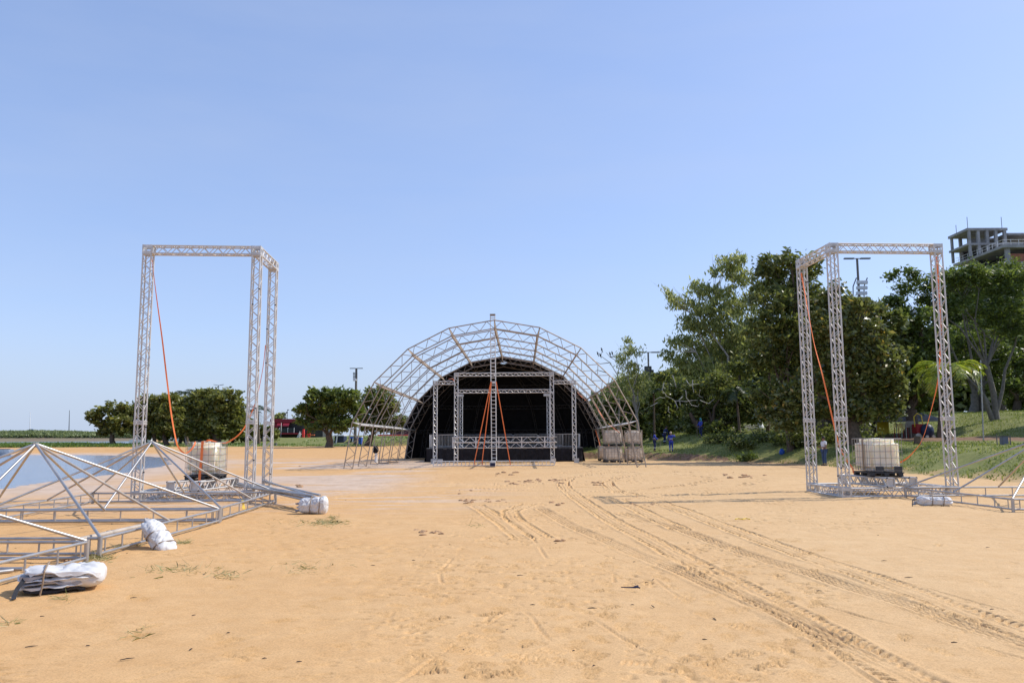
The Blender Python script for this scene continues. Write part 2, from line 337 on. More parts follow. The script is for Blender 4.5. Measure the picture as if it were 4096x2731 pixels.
def build_ground():
    xs = np.concatenate([-np.geomspace(2500, 32, 70), np.arange(-31.5, -9, .28), np.arange(-9, -1.5, .05), np.arange(-1.5, 9.2, .022), np.arange(9.2, 20, .07), np.arange(20, 60, .3), np.geomspace(60.5, 2500, 50)])
    ys = [-40., -20., -8., 0., 3., 4.4]
    while ys[-1] < 30: ys.append(ys[-1]+max(.02, .0031*ys[-1]))
    while ys[-1] < 130: ys.append(ys[-1]+.008*ys[-1])
    ys = np.concatenate([ys, np.geomspace(ys[-1]*1.02, 3000, 70)])
    X, Y = np.meshgrid(xs, ys); nx, ny = len(xs), len(ys)
    Z = macro(X, Y)
    s = edge_s(X, Y); dl = pdist(X, Y, LAG, True)
    near = np.clip(1.3-Y/60, .12, 1)
    sand = (s < 0)
    Z += np.where(sand, (fbm(X*.6, Y*.6, 11)-.5)*.05+(fbm(X*6, Y*9, 31, 3)-.5)*.007*near, 0)
    # dragged streaks lying across the beach
    st = fbm(X*.45, Y*3.2, 77, 4); Z += np.where(sand, np.clip(st-.56, 0, 1)*.16*np.clip((Y-9)/25, .04, 1), 0)
    Yn = (Y > 4.5) & (Y < 48)
    # loose churned lumps
    rg = np.clip(fbm(X*.5+3, Y*.5, 41)-.53, 0, .2)*4
    Z += np.where(sand & Yn, rg*(fbm(X*11, Y*11, 51, 2)-.45)*.012, 0)
    for P, kind in TR:
        Q = resample([tuple(gz(*Pz(*p)))[:2] for p in P])
        lo = Q.min(0)-.5; hi = Q.max(0)+.5
        iy = np.where((ys > lo[1]) & (ys < hi[1]))[0]; ix = np.where((xs > lo[0]) & (xs < hi[0]))[0]
        if len(iy) < 2 or len(ix) < 2: continue
        sl = (slice(iy[0], iy[-1]+1), slice(ix[0], ix[-1]+1)); x = X[sl]; y = Y[sl]
        best = np.full(x.shape, 9.); tt = np.zeros(x.shape); ss = np.zeros(x.shape); acc = 0.
        for i in range(len(Q)-1):
            a = Q[i]; ab = Q[i+1]-a; L = math.hypot(*ab)
            u = np.clip(((x-a[0])*ab[0]+(y-a[1])*ab[1])/(L*L), 0, 1); ex = x-a[0]-u*ab[0]; ey = y-a[1]-u*ab[1]; d = np.hypot(ex, ey)
            sg = np.sign(ab[0]*ey-ab[1]*ex); m = d < best; best[m] = d[m]; tt[m] = (sg*d)[m]; ss[m] = (acc+u*L)[m]; acc += L
        nz = fbm(x*1.3, y*1.3, 91, 3)
        if kind == 'rib':
            g = (-.010+.017*np.cos(2*np.pi*tt/.072))*(np.abs(tt) < .16)+.012*np.exp(-((np.abs(tt)-.20)/.03)**2)
        else:
            e = sstep(.115, .13, np.abs(tt))*(1-sstep(.205, .225, np.abs(tt)))
            lg = np.sin(2*np.pi*(ss/.125+np.abs(tt)/.22)) > .1
            g = e*np.where(lg, -.055, .010)-.010*(np.abs(np.abs(tt)-.06) < .02)+.016*np.exp(-((np.abs(tt)-.26)/.03)**2)
        Z[sl] += g*np.clip(-.1+2.0*nz, .05, 1.3)*(1-sstep(.25, .4, best))
    # small sharp pits, scrapes and long drag lines
    pn = fbm(X*8, Y*17, 101, 3); pm = sstep(.45, .62, fbm(X*.6, Y*.6, 102, 3))
    Z -= np.where(sand & (Y < 60), sstep(.66, .70, pn)*(.25+pm)*.022, 0)
    for k in range(34):
        x0 = random.uniform(300, 3600); y0 = random.uniform(2120, 2500); P0 = gz(x0, y0); an = random.gauss(math.pi/2, .22)+(x0-2000)/3000; L = random.uniform(1., 5.5); wv = random.uniform(.012, .022)
        Q = [(P0.x-math.cos(an)*L*u+.05*math.sin(u*5+k), P0.y-math.sin(an)*L*u) for u in np.linspace(0, 1, 9)]; Q = np.array(Q); lo = Q.min(0)-.1; hi = Q.max(0)+.1
        iy = np.where((ys > lo[1]) & (ys < hi[1]))[0]; ix = np.where((xs > lo[0]) & (xs < hi[0]))[0]
        if len(iy) < 2 or len(ix) < 2: continue
        sl = (slice(iy[0], iy[-1]+1), slice(ix[0], ix[-1]+1)); d = pdist(X[sl], Y[sl], Q); Z[sl] += (-np.exp(-(d/wv)**2)*.016+np.exp(-((d-wv*2)/wv)**2)*.006)*sstep(.35, .6, fbm(X[sl]*2.5, Y[sl]*1.5, 300+k, 3))
    # footprints
    for k in range(420):
        if k < 300: px = random.uniform(1500, 3300); py = random.uniform(2140, 2720)
        else: px = random.uniform(400, 4000); py = random.uniform(2000, 2700)
        c = gz(px, py); an = random.gauss(math.pi/2, .5); ca, sa = math.cos(an), math.sin(an)
        iy = np.where(np.abs(ys-c.y) < .22)[0]; ix = np.where(np.abs(xs-c.x) < .22)[0]
        if len(iy) < 3 or len(ix) < 3: continue
        sl = (slice(iy[0], iy[-1]+1), slice(ix[0], ix[-1]+1)); x = X[sl]-c.x; y = Y[sl]-c.y
        u = x*ca+y*sa; w = -x*sa+y*ca; wid = .05+.012*np.sin(u*14)
        ins = (1-sstep(.11, .15, np.abs(u)))*(1-sstep(wid, wid+.02, np.abs(w)))
        Z[sl] += ins*(-.004+.021*np.sin(2*np.pi*u/.055))*random.uniform(.4, 1.2)
    # masks: R wet, G grass, B soil
    cm = np.zeros((ny, nx, 4), np.float32); cm[..., 3] = 1
    wet = np.clip(sstep(7, 0, dl+3*(fbm(X*.2, Y*.2, 3)-.5)), 0, 1)
    tg = sstep(-2.5, -6, X)*sstep(24, 30, Y)*(1-sstep(58, 74, Y+.35*X))
    wet = np.maximum(wet, tg*sstep(.40, .56, fbm(X*.16, Y*.34, 13)))
    tg2 = sstep(1.5, -4, X)*sstep(19, 23, Y)*(1-sstep(28, 34, Y))
    wet = np.maximum(wet, tg2*sstep(.50, .60, fbm(X*.3, Y*1.6, 23))*.8)
    wet = np.maximum(wet, .7*sstep(13, 16, X)*(1-sstep(24, 26, X))*sstep(.54, .62, fbm(X*.3, Y*1.2, 29))*(Y < 14))
    gr = sstep(-.4, 1.0, s+2.2*(fbm(X*.7, Y*.7, 61)-.5))
    gr = np.maximum(gr, sstep(122, 128, Y+4*(fbm(X*.1, Y*.1, 8)-.5))*(X < 10)*(-X/np.maximum(Y, 1) < .42))
    gr = np.maximum(gr, sstep(128, 138, Y+6*(fbm(X*.08, Y*.08, 9)-.5))*(-X/np.maximum(Y, 1) >= .42)*(Y < 190))
    soil = sstep(12.5, 14, s+2*(fbm(X*.4, Y*.4, 71)-.5))*(1-sstep(17.5, 19, s))*(X > 24)
    soil = np.maximum(soil, ((s > .0) & (s < 1.1) & (X < 16) & (X > 3))*1.0)
    soil = np.maximum(soil, np.where((s > -3) & (s < .3) & (Y > 40) & (Y < 66), sstep(.45, .6, fbm(X*.8, Y*.8, 72))*.55, 0))
    cm[..., 0] = wet; cm[..., 1] = gr; cm[..., 2] = soil
    V = np.stack([X, Y, Z], -1).reshape(-1, 3)
    I = np.arange(nx*ny).reshape(ny, nx); Fq = np.stack([I[:-1, :-1], I[:-1, 1:], I[1:, 1:], I[1:, :-1]], -1).reshape(-1, 4)
    m, n, l, b = newmat('beach_ground')
    at_ = n.new('ShaderNodeAttribute'); at_.attribute_name = 'mask'; sep = n.new('ShaderNodeSeparateColor'); l.new(at_.outputs['Color'], sep.inputs[0])
    tc = n.new('ShaderNodeNewGeometry')
    def noise(sc, det=5, rough=.55):
        t = n.new('ShaderNodeTexNoise'); t.inputs['Scale'].default_value = sc; t.inputs['Detail'].default_value = det; t.inputs['Roughness'].default_value = rough
        l.new(tc.outputs['Position'], t.inputs['Vector']); return t.outputs['Fac']
    def ramp(fac, a, c, p0=.3, p1=.7):
        r = n.new('ShaderNodeValToRGB'); r.color_ramp.elements[0].color = (*a, 1); r.color_ramp.elements[1].color = (*c, 1)
        r.color_ramp.elements[0].position = p0; r.color_ramp.elements[1].position = p1; l.new(fac, r.inputs['Fac']); return r.outputs[0]
    def mix(f, a, c, bt='MIX'):
        x = n.new('ShaderNodeMix'); x.data_type = 'RGBA'; x.blend_type = bt
        if hasattr(f, 'links') or hasattr(f, 'is_linked'): l.new(f, x.inputs['Factor'])
        else: x.inputs['Factor'].default_value = f
        l.new(a, x.inputs['A']); l.new(c, x.inputs['B']); return x.outputs['Result']
    sa = ramp(noise(.22, 6), (.58, .365, .165), (.66, .44, .215))
    sb = ramp(noise(2.2, 8, .7), (.54, .325, .135), (.69, .465, .235), .3, .66)
    sandc = mix(.5, sa, sb)
    sx = n.new('ShaderNodeSeparateXYZ'); l.new(tc.outputs['Position'], sx.inputs[0]); nx_ = n.new('ShaderNodeMath'); nx_.operation = 'MULTIPLY_ADD'; l.new(noise(.3, 4), nx_.inputs[0]); nx_.inputs[1].default_value = 9; l.new(sx.outputs[0], nx_.inputs[2])
    rm = n.new('ShaderNodeMapRange'); rm.inputs['From Min'].default_value = -3; rm.inputs['From Max'].default_value = 10; l.new(nx_.outputs[0], rm.inputs['Value'])
    tn = ramp(rm.outputs[0], (.98, .885, .785), (1.0, 1.01, 1.06), 0, 1); sandc = mix(1., sandc, tn, 'MULTIPLY')
    gr_ = ramp(noise(55, 4, .8), (.72, .69, .66), (1.08, 1.08, 1.08), .36, .56); sandc = mix(.75, sandc, gr_, 'MULTIPLY')
    wetc = ramp(noise(.9, 8, .65), (.50, .345, .22), (.64, .48, .345), .35, .65); sandc = mix(sep.outputs[0], sandc, wetc)  # wet sand, the sky's reflection put into its pale colour
    gc = mix(.5, ramp(noise(1.1, 8, .7), (.11, .145, .028), (.25, .27, .07), .35, .65), ramp(noise(7, 6, .7), (.10, .115, .025), (.28, .25, .095), .35, .65))
    sandc = mix(sep.outputs[1], sandc, gc)
    sc_ = ramp(noise(3, 6, .7), (.16, .085, .05), (.28, .17, .10), .35, .65); sandc = mix(sep.outputs[2], sandc, sc_)
    l.new(sandc, b.inputs['Base Color'])
    mr = n.new('ShaderNodeMapRange'); l.new(sep.outputs[0], mr.inputs['Value']); mr.inputs['To Min'].default_value = .92; mr.inputs['To Max'].default_value = .6; l.new(mr.outputs[0], b.inputs['Roughness'])
    b.inputs['Specular IOR Level'].default_value = .3
    bp = n.new('ShaderNodeBump'); bp.inputs['Strength'].default_value = .4; bp.inputs['Distance'].default_value = .012; l.new(noise(38, 6, .75), bp.inputs['Height'])
    b2 = n.new('ShaderNodeBump'); b2.inputs['Strength'].default_value = .18; b2.inputs['Distance'].default_value = .08; l.new(noise(2.6, 6, .7), b2.inputs['Height']); l.new(bp.outputs[0], b2.inputs['Normal'])
    l.new(b2.outputs[0], b.inputs['Normal'])
    o = npmesh('ground', V, Fq, m, None, True)
    a = o.data.attributes.new('mask', 'FLOAT_COLOR', 'POINT'); a.data.foreach_set('color', cm.reshape(-1))
    tag(o, 'orange sand beach with tyre tracks and grassy bank', 'ground', kind='structure')
build_ground()
# water
m, n, l, b = newmat('lagoon_water')
b.inputs['Base Color'].default_value = (.17, .225, .31, 1); b.inputs['Roughness'].default_value = .12; b.inputs['Specular IOR Level'].default_value = .6
tg_ = n.new('ShaderNodeNewGeometry'); nt = n.new('ShaderNodeTexNoise'); nt.inputs['Scale'].default_value = 1.6; nt.inputs['Detail'].default_value = 4
mp = n.new('ShaderNodeMapping'); mp.inputs['Scale'].default_value = (.5, 1.6, 1); l.new(tg_.outputs['Position'], mp.inputs[0]); l.new(mp.outputs[0], nt.inputs['Vector'])
bp = n.new('ShaderNodeBump'); bp.inputs['Strength'].default_value = .6; bp.inputs['Distance'].default_value = .2; l.new(nt.outputs['Fac'], bp.inputs['Height']); l.new(bp.outputs[0], b.inputs['Normal'])
mb = MB(); mb.add([(-2500, -60, -.2), (-19, -60, -.2), (-19, 3000, -.2), (-2500, 3000, -.2)], [(0, 1, 2, 3)])
tag(mb.build('water', m, smooth=False), 'calm blue lagoon and river water', 'water', kind='structure')

# ================================================================== trusses
def truss(mb, p0, p1, w, up=(0, 0, 1), pitch=.21, rc=.025, rw=.0115, n=6, ends=True, faces=(0, 1, 2, 3)):
    p0 = Vector(p0); p1 = Vector(p1); d = (p1-p0); L = d.length; d.normalize(); u = Vector(up); x = d.cross(u).normalized(); u = x.cross(d).normalized()
    h = w/2-rc; cs = [(-h, -h), (h, -h), (h, h), (-h, h)]
    P = lambda c, t: p0+d*t+x*c[0]+u*c[1]
    for c in cs: mb.tube(P(c, 0), P(c, L), rc, n=n+2)
    k = max(2, int(round(L/pitch)));
    if k % 2: k += 1
    for f in faces:
        a, c = cs[f], cs[(f+1) % 4]
        if f >= 2: a, c = c, a
        for i in range(k):
            t0 = .03+(L-.06)*i/k; t1 = .03+(L-.06)*(i+1)/k
            mb.tube(P(a if i % 2 == 0 else c, t0), P(c if i % 2 == 0 else a, t1), rw, n=n, cap=False)
    if ends:
        for t in (0, L):
            for f in range(4): mb.tube(P(cs[f], t), P(cs[(f+1) % 4], t), rc*.9, n=n)
def plate_frame(mb, c, w, ax, th=.05):
    # a joint ring: four flat bars round a square section
    X, Y, Z = ax; c = Vector(c)
    for sx, sy in ((1, 0), (-1, 0)): mb.box(c+X*(sx*(w/2-.012)), .026, w+.012, th, (X, Y, Z))
    for sy in (1, -1): mb.box(c+Y*(sy*(w/2-.012)), w-.03, .022, th, (X, Y, Z))
def corner(mb, c, w, ax):
    # cube of plates and tubes that joins the beams
    X, Y, Z = ax; c = Vector(c); h = w/2
    for i in (-1, 1):
        for j in (-1, 1):
            mb.tube(c+X*(i*(h-.02))+Y*(j*(h-.02))-Z*h, c+X*(i*(h-.02))+Y*(j*(h-.02))+Z*h, .024, n=8)
    for k in (-1, 1):
        for i in (-1, 1):
            mb.box(c+X*(i*(h-.008))+Z*(k*(h-.05)), .012, w-.05, .09, ax)
            mb.box(c+Y*(i*(h-.008))+Z*(k*(h-.05)), w-.05, .012, .09, ax)
    for i in (-1, 1):
        mb.box(c+X*(i*(h-.01)), .012, .05, w-.2, ax)
def tower(o, ang, sx, front, side, label):
    """L-shaped portal: corner column at o, front beam along a, side beam along b"""
    WD = .29; HT = 7.73
    a = Vector((sx*math.cos(ang), sx*math.sin(ang)*1, 0)); b = Vector((-math.sin(ang), math.cos(ang), 0)); z = Vector((0, 0, 1))
    t = thing('truss_tower', o, label, 'truss tower', 'two truss towers on the sand')
    o = Vector(o); ax = (a, b, z)
    c2 = o+a*WD/2+b*WD/2; c3 = o+a*(front-WD/2)+b*WD/2; c1 = o+a*WD/2+b*(side-WD/2); c4 = o+a*(front-WD/2)+b*(side-WD/2)
    for c in (c1, c2, c3):
        mb = MB(); truss(mb, c+z*WD, c+z*(HT-WD-.01), WD, b, .235)
        col = mb.build('column', M['alu'], t)
        mb = MB(); plate_frame(mb, c+z*2.36, WD, ax); plate_frame(mb, c+z*2.29, WD, ax); mb.build('joint_ring', M['alu_dull'], col)
        for k in range(5):
            mb = MB()
            if True:
                zz = random.uniform(.6, HT-.8); i, j = random.choice(((1, 1), (1, -1), (-1, 1), (-1, -1)))
                q = c+a*(i*.121)+b*(j*.121); mb.tube(q+z*zz, q+z*(zz+.035), .029, n=8)
            mb.build('tape_wrap', M['ropeblack'], col)
        mb = MB(); corner(mb, c+z*(HT-WD/2), WD, ax); mb.build('corner_block', M['alu_dull'], t)
    for c in (c1, c2, c3, c4):
        mb = MB(); corner(mb, c+z*WD/2, WD, ax); mb.build('corner_block', M['alu_dull'], t)
    for p, q in ((c2, c3), (c2, c1)):
        d = (q-p).normalized(); mb = MB(); truss(mb, p+d*(WD/2+.004)+z*(HT-WD/2), q-d*(WD/2+.004)+z*(HT-WD/2), WD, z, .23); mb.build('top_beam', M['alu'], t)
    for p, q in ((c2, c3), (c2, c1), (c1, c4), (c3, c4)):
        d = (q-p).normalized(); mb = MB(); truss(mb, p+d*(WD/2+.004)+z*WD/2, q-d*(WD/2+.004)+z*WD/2, WD, z, .23); mb.build('base_beam', M['alu'], t)
    return t, (c1, c2, c3, c4), ax
TWR, RC, RAX = tower((9.78, 24.12, 0), math.radians(3.2), 1, 3.62, 2.55, 'tall grey truss tower at the foot of the grassy bank, cream tank inside')
TWL, LC, LAX = tower((-7.72, 24.15, 0), math.radians(4), -1, 3.56, 2.5, 'tall grey truss tower by the lagoon, behind the tent roof frames')
# the lettered plate on the near base corner of the bank-side tower
fc = bpy.data.curves.new('lettering', 'FONT'); fc.body = 'UNI'; fc.size = .085; fc.extrude = .001; fc.space_character = 1.25
mm = Matrix.Translation(RC[1]-RAX[1]*(.149)+Vector((-.075, 0, .055))) @ Matrix.Rotation(math.radians(3.2), 4, 'Z') @ Matrix.Rotation(math.pi/2, 4, 'X')
tmp = bpy.data.objects.new('lettering_curve', fc); COL.objects.link(tmp)
bpy.context.view_layer.update()
me = bpy.data.meshes.new_from_object(tmp.evaluated_get(bpy.context.evaluated_depsgraph_get())); bpy.data.objects.remove(tmp)
lo = bpy.data.objects.new('lettering', me); COL.objects.link(lo); me.materials.clear(); me.materials.append(M['navy']); lo.parent = TWR; lo.matrix_parent_inverse = TWR.matrix_basis.inverted(); lo.matrix_basis = mm
# short trusses that carry the tanks
def loose_truss(end, d, L, label):
    e = Vector(end); d = Vector(d).normalized(); t = thing('loose_truss', e, label, 'truss', 'loose trusses under the tanks')
    mb = MB(); truss(mb, e, e+d*L, .29, (0, 0, 1), .2, .026, .016); mb.build('lattice', M['alu'], t)
    ax = (d.cross(Vector((0, 0, 1))), d, Vector((0, 0, 1)))
    for q in (e+d*.02, e+d*(L-.02)):
        mb = MB(); mb.box(q, .20, .012, .25, ax); mb.build('end_plate', M['alu_dull'], t)
    for i in (-1, 1):
        for j in (-1, 1): mb = MB(); q = e+ax[0]*(i*.12)+ax[2]*(j*.12); mb.tube(q-d*.012, q+d*.02, .031, n=8); mb.build('rubber_cap', M['ropeblack'], t)
loose_truss((11.25, 24.12, .44), (-.24, .97, 0), 2.3, 'short truss under the right-hand tank, its capped end further from the tower wall of braces')
loose_truss((12.0, 24.3, .44), (-.24, .97, 0), 2.2, 'short truss under the tank by the grass, its capped end sticking out past the tank')
loose_truss((-10.12, 24.0, .44), (.16, .98, 0), 2.3, 'short truss under the orange-strapped tank, the one nearer the lagoon')
loose_truss((-9.42, 24.0, .44), (.16, .98, 0), 2.4, 'short truss under the orange-strapped tank, the one nearer the pipes')

# ================================================================== tanks
def make_tank(name='water_tank', body='poly', rust=False, pallet=True):
    t = thing(name, (0, 0, 0), 'x', 'tank')
    WX, WY, HB = 1.0, 1.2, 1.15; z0 = .14
    bm = bmesh.new(); bmesh.ops.create_cube(bm, size=1)
    for v in bm.verts: v.co = Vector((v.co.x*(WX-.05), v.co.y*(WY-.05), v.co.z*.97))
    bmesh.ops.bevel(bm, geom=bm.edges[:], offset=.13, segments=5, affect='EDGES')
    bmesh.ops.translate(bm, verts=bm.verts, vec=(0, 0, z0+.97/2+.02))
    for v in bm.verts: v.co += Vector((math.sin(v.co.z*9)*.006, math.sin(v.co.z*7+1)*.006, 0))*(1 if abs(v.co.x) > .3 else .3)
    bm.verts.index_update(); mb = MB(); mb.add([v.co.copy() for v in bm.verts], [tuple(w.index for w in f.verts) for f in bm.faces]); bm.free()
    bo = mb.build('bottle', M[body], t, flatcut=False); bo.data.polygons.foreach_set('use_smooth', [True]*len(bo.data.polygons))
    mb = MB(); mb.tube((0, 0, z0+.97), (0, 0, z0+1.02), .11, n=16); mb.build('lid', M[body], bo)
    mb = MB(); r = .007
    for z in np.linspace(z0+.04, HB-.01, 6):
        c = [(-WX/2, -WY/2), (WX/2, -WY/2), (WX/2, WY/2), (-WX/2, WY/2)]
        for i in range(4):
            a, b_ = c[i], c[(i+1) % 4]; mb.tube((*a, z), (*b_, z), r*(1.5 if z > HB-.05 else 1), n=6)
    for i in range(7):
        x = -WX/2+WX*i/6
        for y in (-WY/2, WY/2): mb.tube((x, y-math.copysign(.006, y), z0+.02), (x, y-math.copysign(.006, y), HB), r, n=6)
    for i in range(1, 7):
        y = -WY/2+WY*i/7
        for x in (-WX/2, WX/2): mb.tube((x-math.copysign(.006, x), y, z0+.02), (x-math.copysign(.006, x), y, HB), r, n=6)
    mb.build('cage', M['rustcage' if rust else 'cage'], t)
    mb = MB()
    for x in (-.43, 0, .43):
        for y in (-.53, 0, .53): mb.box((x, y, .05), .15, .15, .10, bev=.008)
    for x in (-.43, 0, .43): mb.box((x, 0, .012), .13, WY+.01, .022)
    mb.box((0, 0, .115), WX+.06, WY+.04, .035, bev=.006)
    mb.build('pallet', M['pallet'], t)
    return t
tk = make_tank(); tk.location = (11.36, 25.2, .585); tag(tk, 'cream caged tank with dark rope hanging down its side, in the tower by the grass', 'tank', 'caged plastic tanks')
tk.matrix_basis = Matrix.Translation((11.36, 25.2, .585))
for x in (-.20, .36): mb = MB(); mb.box((x, -.605+.012, .22), .24, .02, .17, bev=.006); mb.build('corner_guard', M['pallet'], tk)
for k in kids(tk):
    if k.name.startswith('corner_guard'): k.matrix_parent_inverse = Matrix.Identity(4)
tk2 = copy_tree(make_tank_src := tk); 
for k in kids(tk2):
    if k.name.startswith('corner_guard'): bpy.data.objects.remove(k)
tk2.matrix_basis = Matrix.Translation((-9.62, 25.42, .585)) @ Matrix.Rotation(math.radians(9), 4, 'Z')
tk2['label'] = 'cream caged tank with orange strap down its front, beside the lagoon'
src = make_tank(body='polyd', rust=True)
STK = [((2350, 1858), 0, 'dusty caged tank, lower one of the pair nearer the stage'), ((2350, 1858), 1, 'dusty caged tank, upper one of the pair nearer the stage'),
       ((2512, 1848), 0, 'dusty caged tank, lower one of the pair nearer the blue workers'), ((2512, 1848), 1, 'dusty caged tank, upper one of the pair nearer the blue workers')]
BX = [(2458, 1.13), (2533, 1.13)]
for i, (p, lv, lab) in enumerate(STK):
    x = (2452, 2452, 2535, 2535)[i]; Y = (58.6, 58.6, 59.6, 59.6)[i]; q = at(x, 1845, Y); base = gh(q.x, Y)+.02
    o = src if i == 0 else copy_tree(src)
    o.matrix_basis = Matrix.Translation((q.x, Y, base+lv*1.16)) @ Matrix.Rotation(math.radians((4, 2, -3, -5)[i]), 4, 'Z') @ Matrix.Diagonal((1.25, 1.1, 1.0, 1))
    o['label'] = lab; o['category'] = 'tank'; o['group'] = 'dusty tanks stacked beside the stage'
t3 = copy_tree(src); q = at(2405, 1835, 63.5); t3.matrix_basis = Matrix.Translation((q.x+.3, 63.5, gh(q.x, 63.5)+.02)); t3['label'] = 'dusty caged tank half hidden behind the stacked tanks, standing alone on the sand'

# straps
def px_strap(name, pts, Y0, Y1, w, label, cat='strap', group='orange straps on the truss towers', mt='strap', side=(1, 0, 0), fix=None):
    n_ = len(pts); P = [at(x, y, Y0+(Y1-Y0)*i/(n_-1)) for i, (x, y) in enumerate(pts)]
    Q = []
    for i in range(n_-1):
        p0 = P[max(i-1, 0)]; p1 = P[i]; p2 = P[i+1]; p3 = P[min(i+2, n_-1)]
        for k in range(6):
            t = k/6; Q.append(.5*((2*p1)+(p2-p0)*t+(2*p0-5*p1+4*p2-p3)*t*t+(3*p1-p0-3*p2+p3)*t**3))
    Q.append(P[-1])
    mb = MB(); ph = random.uniform(0, 3); mb.ribbon(Q, w*.75, side, twist=lambda u: .9*math.sin(ph+u*7)); return tag(mb.build(name, M[mt], smooth=False), label, cat, group)
px_strap('ratchet_strap', [(3205, 1092), (3218, 1165), (3234, 1255), (3258, 1380), (3290, 1500), (3327, 1660), (3355, 1775), (3385, 1838), (3408, 1868), (3414, 1892)], 26.35, 25.0, .06, 'orange strap from the set-back column down to the tank by the grass')
px_strap('ratchet_strap', [(3744, 1025), (3752, 1110), (3760, 1250), (3762, 1380), (3752, 1520), (3722, 1650), (3690, 1755), (3655, 1806), (3620, 1838), (3592, 1852)], 24.5, 25.2, .06, 'orange strap looping from the grass-side column down over the lawn to the tank')
px_strap('ratchet_strap', [(604, 1018), (610, 1060), (625, 1180), (648, 1350), (668, 1520), (686, 1660), (703, 1755), (715, 1790), (737, 1811), (758, 1804), (774, 1785), (782, 1766)], 24.0, 24.78, .06, 'orange strap hanging from the tower top by the lagoon and drooping over the tank edge')
px_strap('ratchet_strap', [(1062, 1380), (1052, 1470), (1030, 1580), (1010, 1640), (985, 1698), (960, 1733), (930, 1757), (900, 1771), (872, 1769), (842, 1760), (826, 1761)], 26.4, 25.6, .06, 'orange strap sagging from behind the corner column to the top of the lagoon-side tank')
c = tk2.matrix_basis; mb = MB()
mb.ribbon([c @ Vector(p) for p in ((.02, .3, 1.17), (.0, -.3, 1.172), (-.02, -.612, 1.165), (-.03, -.616, .7), (-.06, -.625, .1), (-.06, -.62, -.2))], .075, c.to_3x3() @ Vector((1, 0, 0)))
tag(mb.build('ratchet_strap', M['strap'], smooth=False), 'orange strap running straight down the front of the tank beside the lagoon', 'strap', 'orange straps on the truss towers')
mb = MB(); c = tk.matrix_basis
for dx, dy in ((0, 0), (.02, .03), (-.02, .05)):
    mb.path([c @ Vector(p) for p in ((-.45+dx, -.2+dy, 1.165), (-.515, -.22+dy, 1.1), (-.52, -.25+dy, .85), (-.522, -.24+dy, .5), (-.52, -.25+dy, .18))], .010, 5)
tag(mb.build('rope_hank', M['rope'], smooth=True), 'dark rope hank hanging down the side of the tank by the grass', 'rope')

# ================================================================== tent roof frames lying on the sand
def tent(cs, apex, label, mt='galv'):
    c = [Vector((x, y, gh(x, y))) for x, y in cs]; o = sum(c, Vector())/4
    t = thing('tent_frame', (o.x, o.y, 0), label, 'tent frame', 'pyramid tent roof frames on the sand')
    Zt, Zb = Vector((0, 0, .30)), Vector((0, 0, .065))
    for i in range(4):
        mb = MB(); mb.tube(c[i]-Vector((0, 0, .03)), c[i]+Vector((0, 0, .335)), .038, n=10); mb.build('corner_post', M[mt], t)
        a, b_ = c[i], c[(i+1) % 4]; d = (b_-a).normalized(); L = (b_-a).length; mb = MB()
        mb.tube(a+Zt+d*.03, b_+Zt-d*.03, .024, n=8); mb.tube(a+Zb+d*.03, b_+Zb-d*.03, .024, n=8)
        k = 7
        for j in range(1, k):
            p = a+d*(L*j/k); mb.tube(p+Zb, p+Zt, .015, n=6, cap=False)
        for e in (.16, L-.16): mb.tube(a+d*e+Zb, a+d*e+Zt, .013, n=6, cap=False)
        mb.build('ladder_rail', M[mt], t)
    A = Vector(apex); mb = MB(); mb.tube(A-Vector((0, 0, .07)), A+Vector((0, 0, .02)), .05, n=10); mb.build('apex_hub', M['alu_dull'], t)
    for i in range(4):
        for p, m_ in ((c[i], mt), ((c[i]+c[(i+1) % 4])/2, 'rust_tube' if (i % 2 == 0) else mt)):
            q = p+Vector((0, 0, .315)); d = (q-A).normalized(); mb = MB(); mb.tube(A+d*.04, q, .024, n=8); mb.build('rafter', M[m_], t)
tent([(-6.47, 12.42), (-11.6, 12.5), (-11.75, 7.3), (-6.62, 7.25)], (-9.1, 9.9, 1.77), 'steel pyramid tent frame nearest the camera, half out of view')
tent([(-6.49, 12.85), (-6.42, 17.8), (-11.5, 17.92), (-11.6, 12.92)], (-8.93, 15.1, 1.77), 'steel pyramid tent frame in mid row, a tarp bundle leaning on its rail')
tent([(-6.5, 18.1), (-6.8, 23.3), (-12.1, 23.4), (-11.72, 18.18)], (-9.13, 20.4, 1.77), 'steel pyramid tent frame closest to the tower, yellow webbing tied on its rail')
tent([(11.98, 19.5), (17.2, 19.1), (17.0, 23.8), (11.58, 23.95)], (14.35, 21.6, 1.8), 'steel pyramid tent frame at the picture edge, in front of the tower by the grass')
mb = MB()
yp = gz(948, 2062, .15)
for k in range(5): a = k*1.3; mb.ribbon([Vector((-6.68+.02*math.cos(a), 20.1+.05*math.sin(a), .33)), Vector((-6.66, 20.1+.06*math.cos(a), .2)), Vector((-6.64, 20.1+.10*math.sin(a+1), .07+.02*k))], .03, (0, 1, 0))
tag(mb.build('webbing_tie', M['yellow'], smooth=False), 'yellow webbing tied to the tent frame rail near the tower', 'webbing')

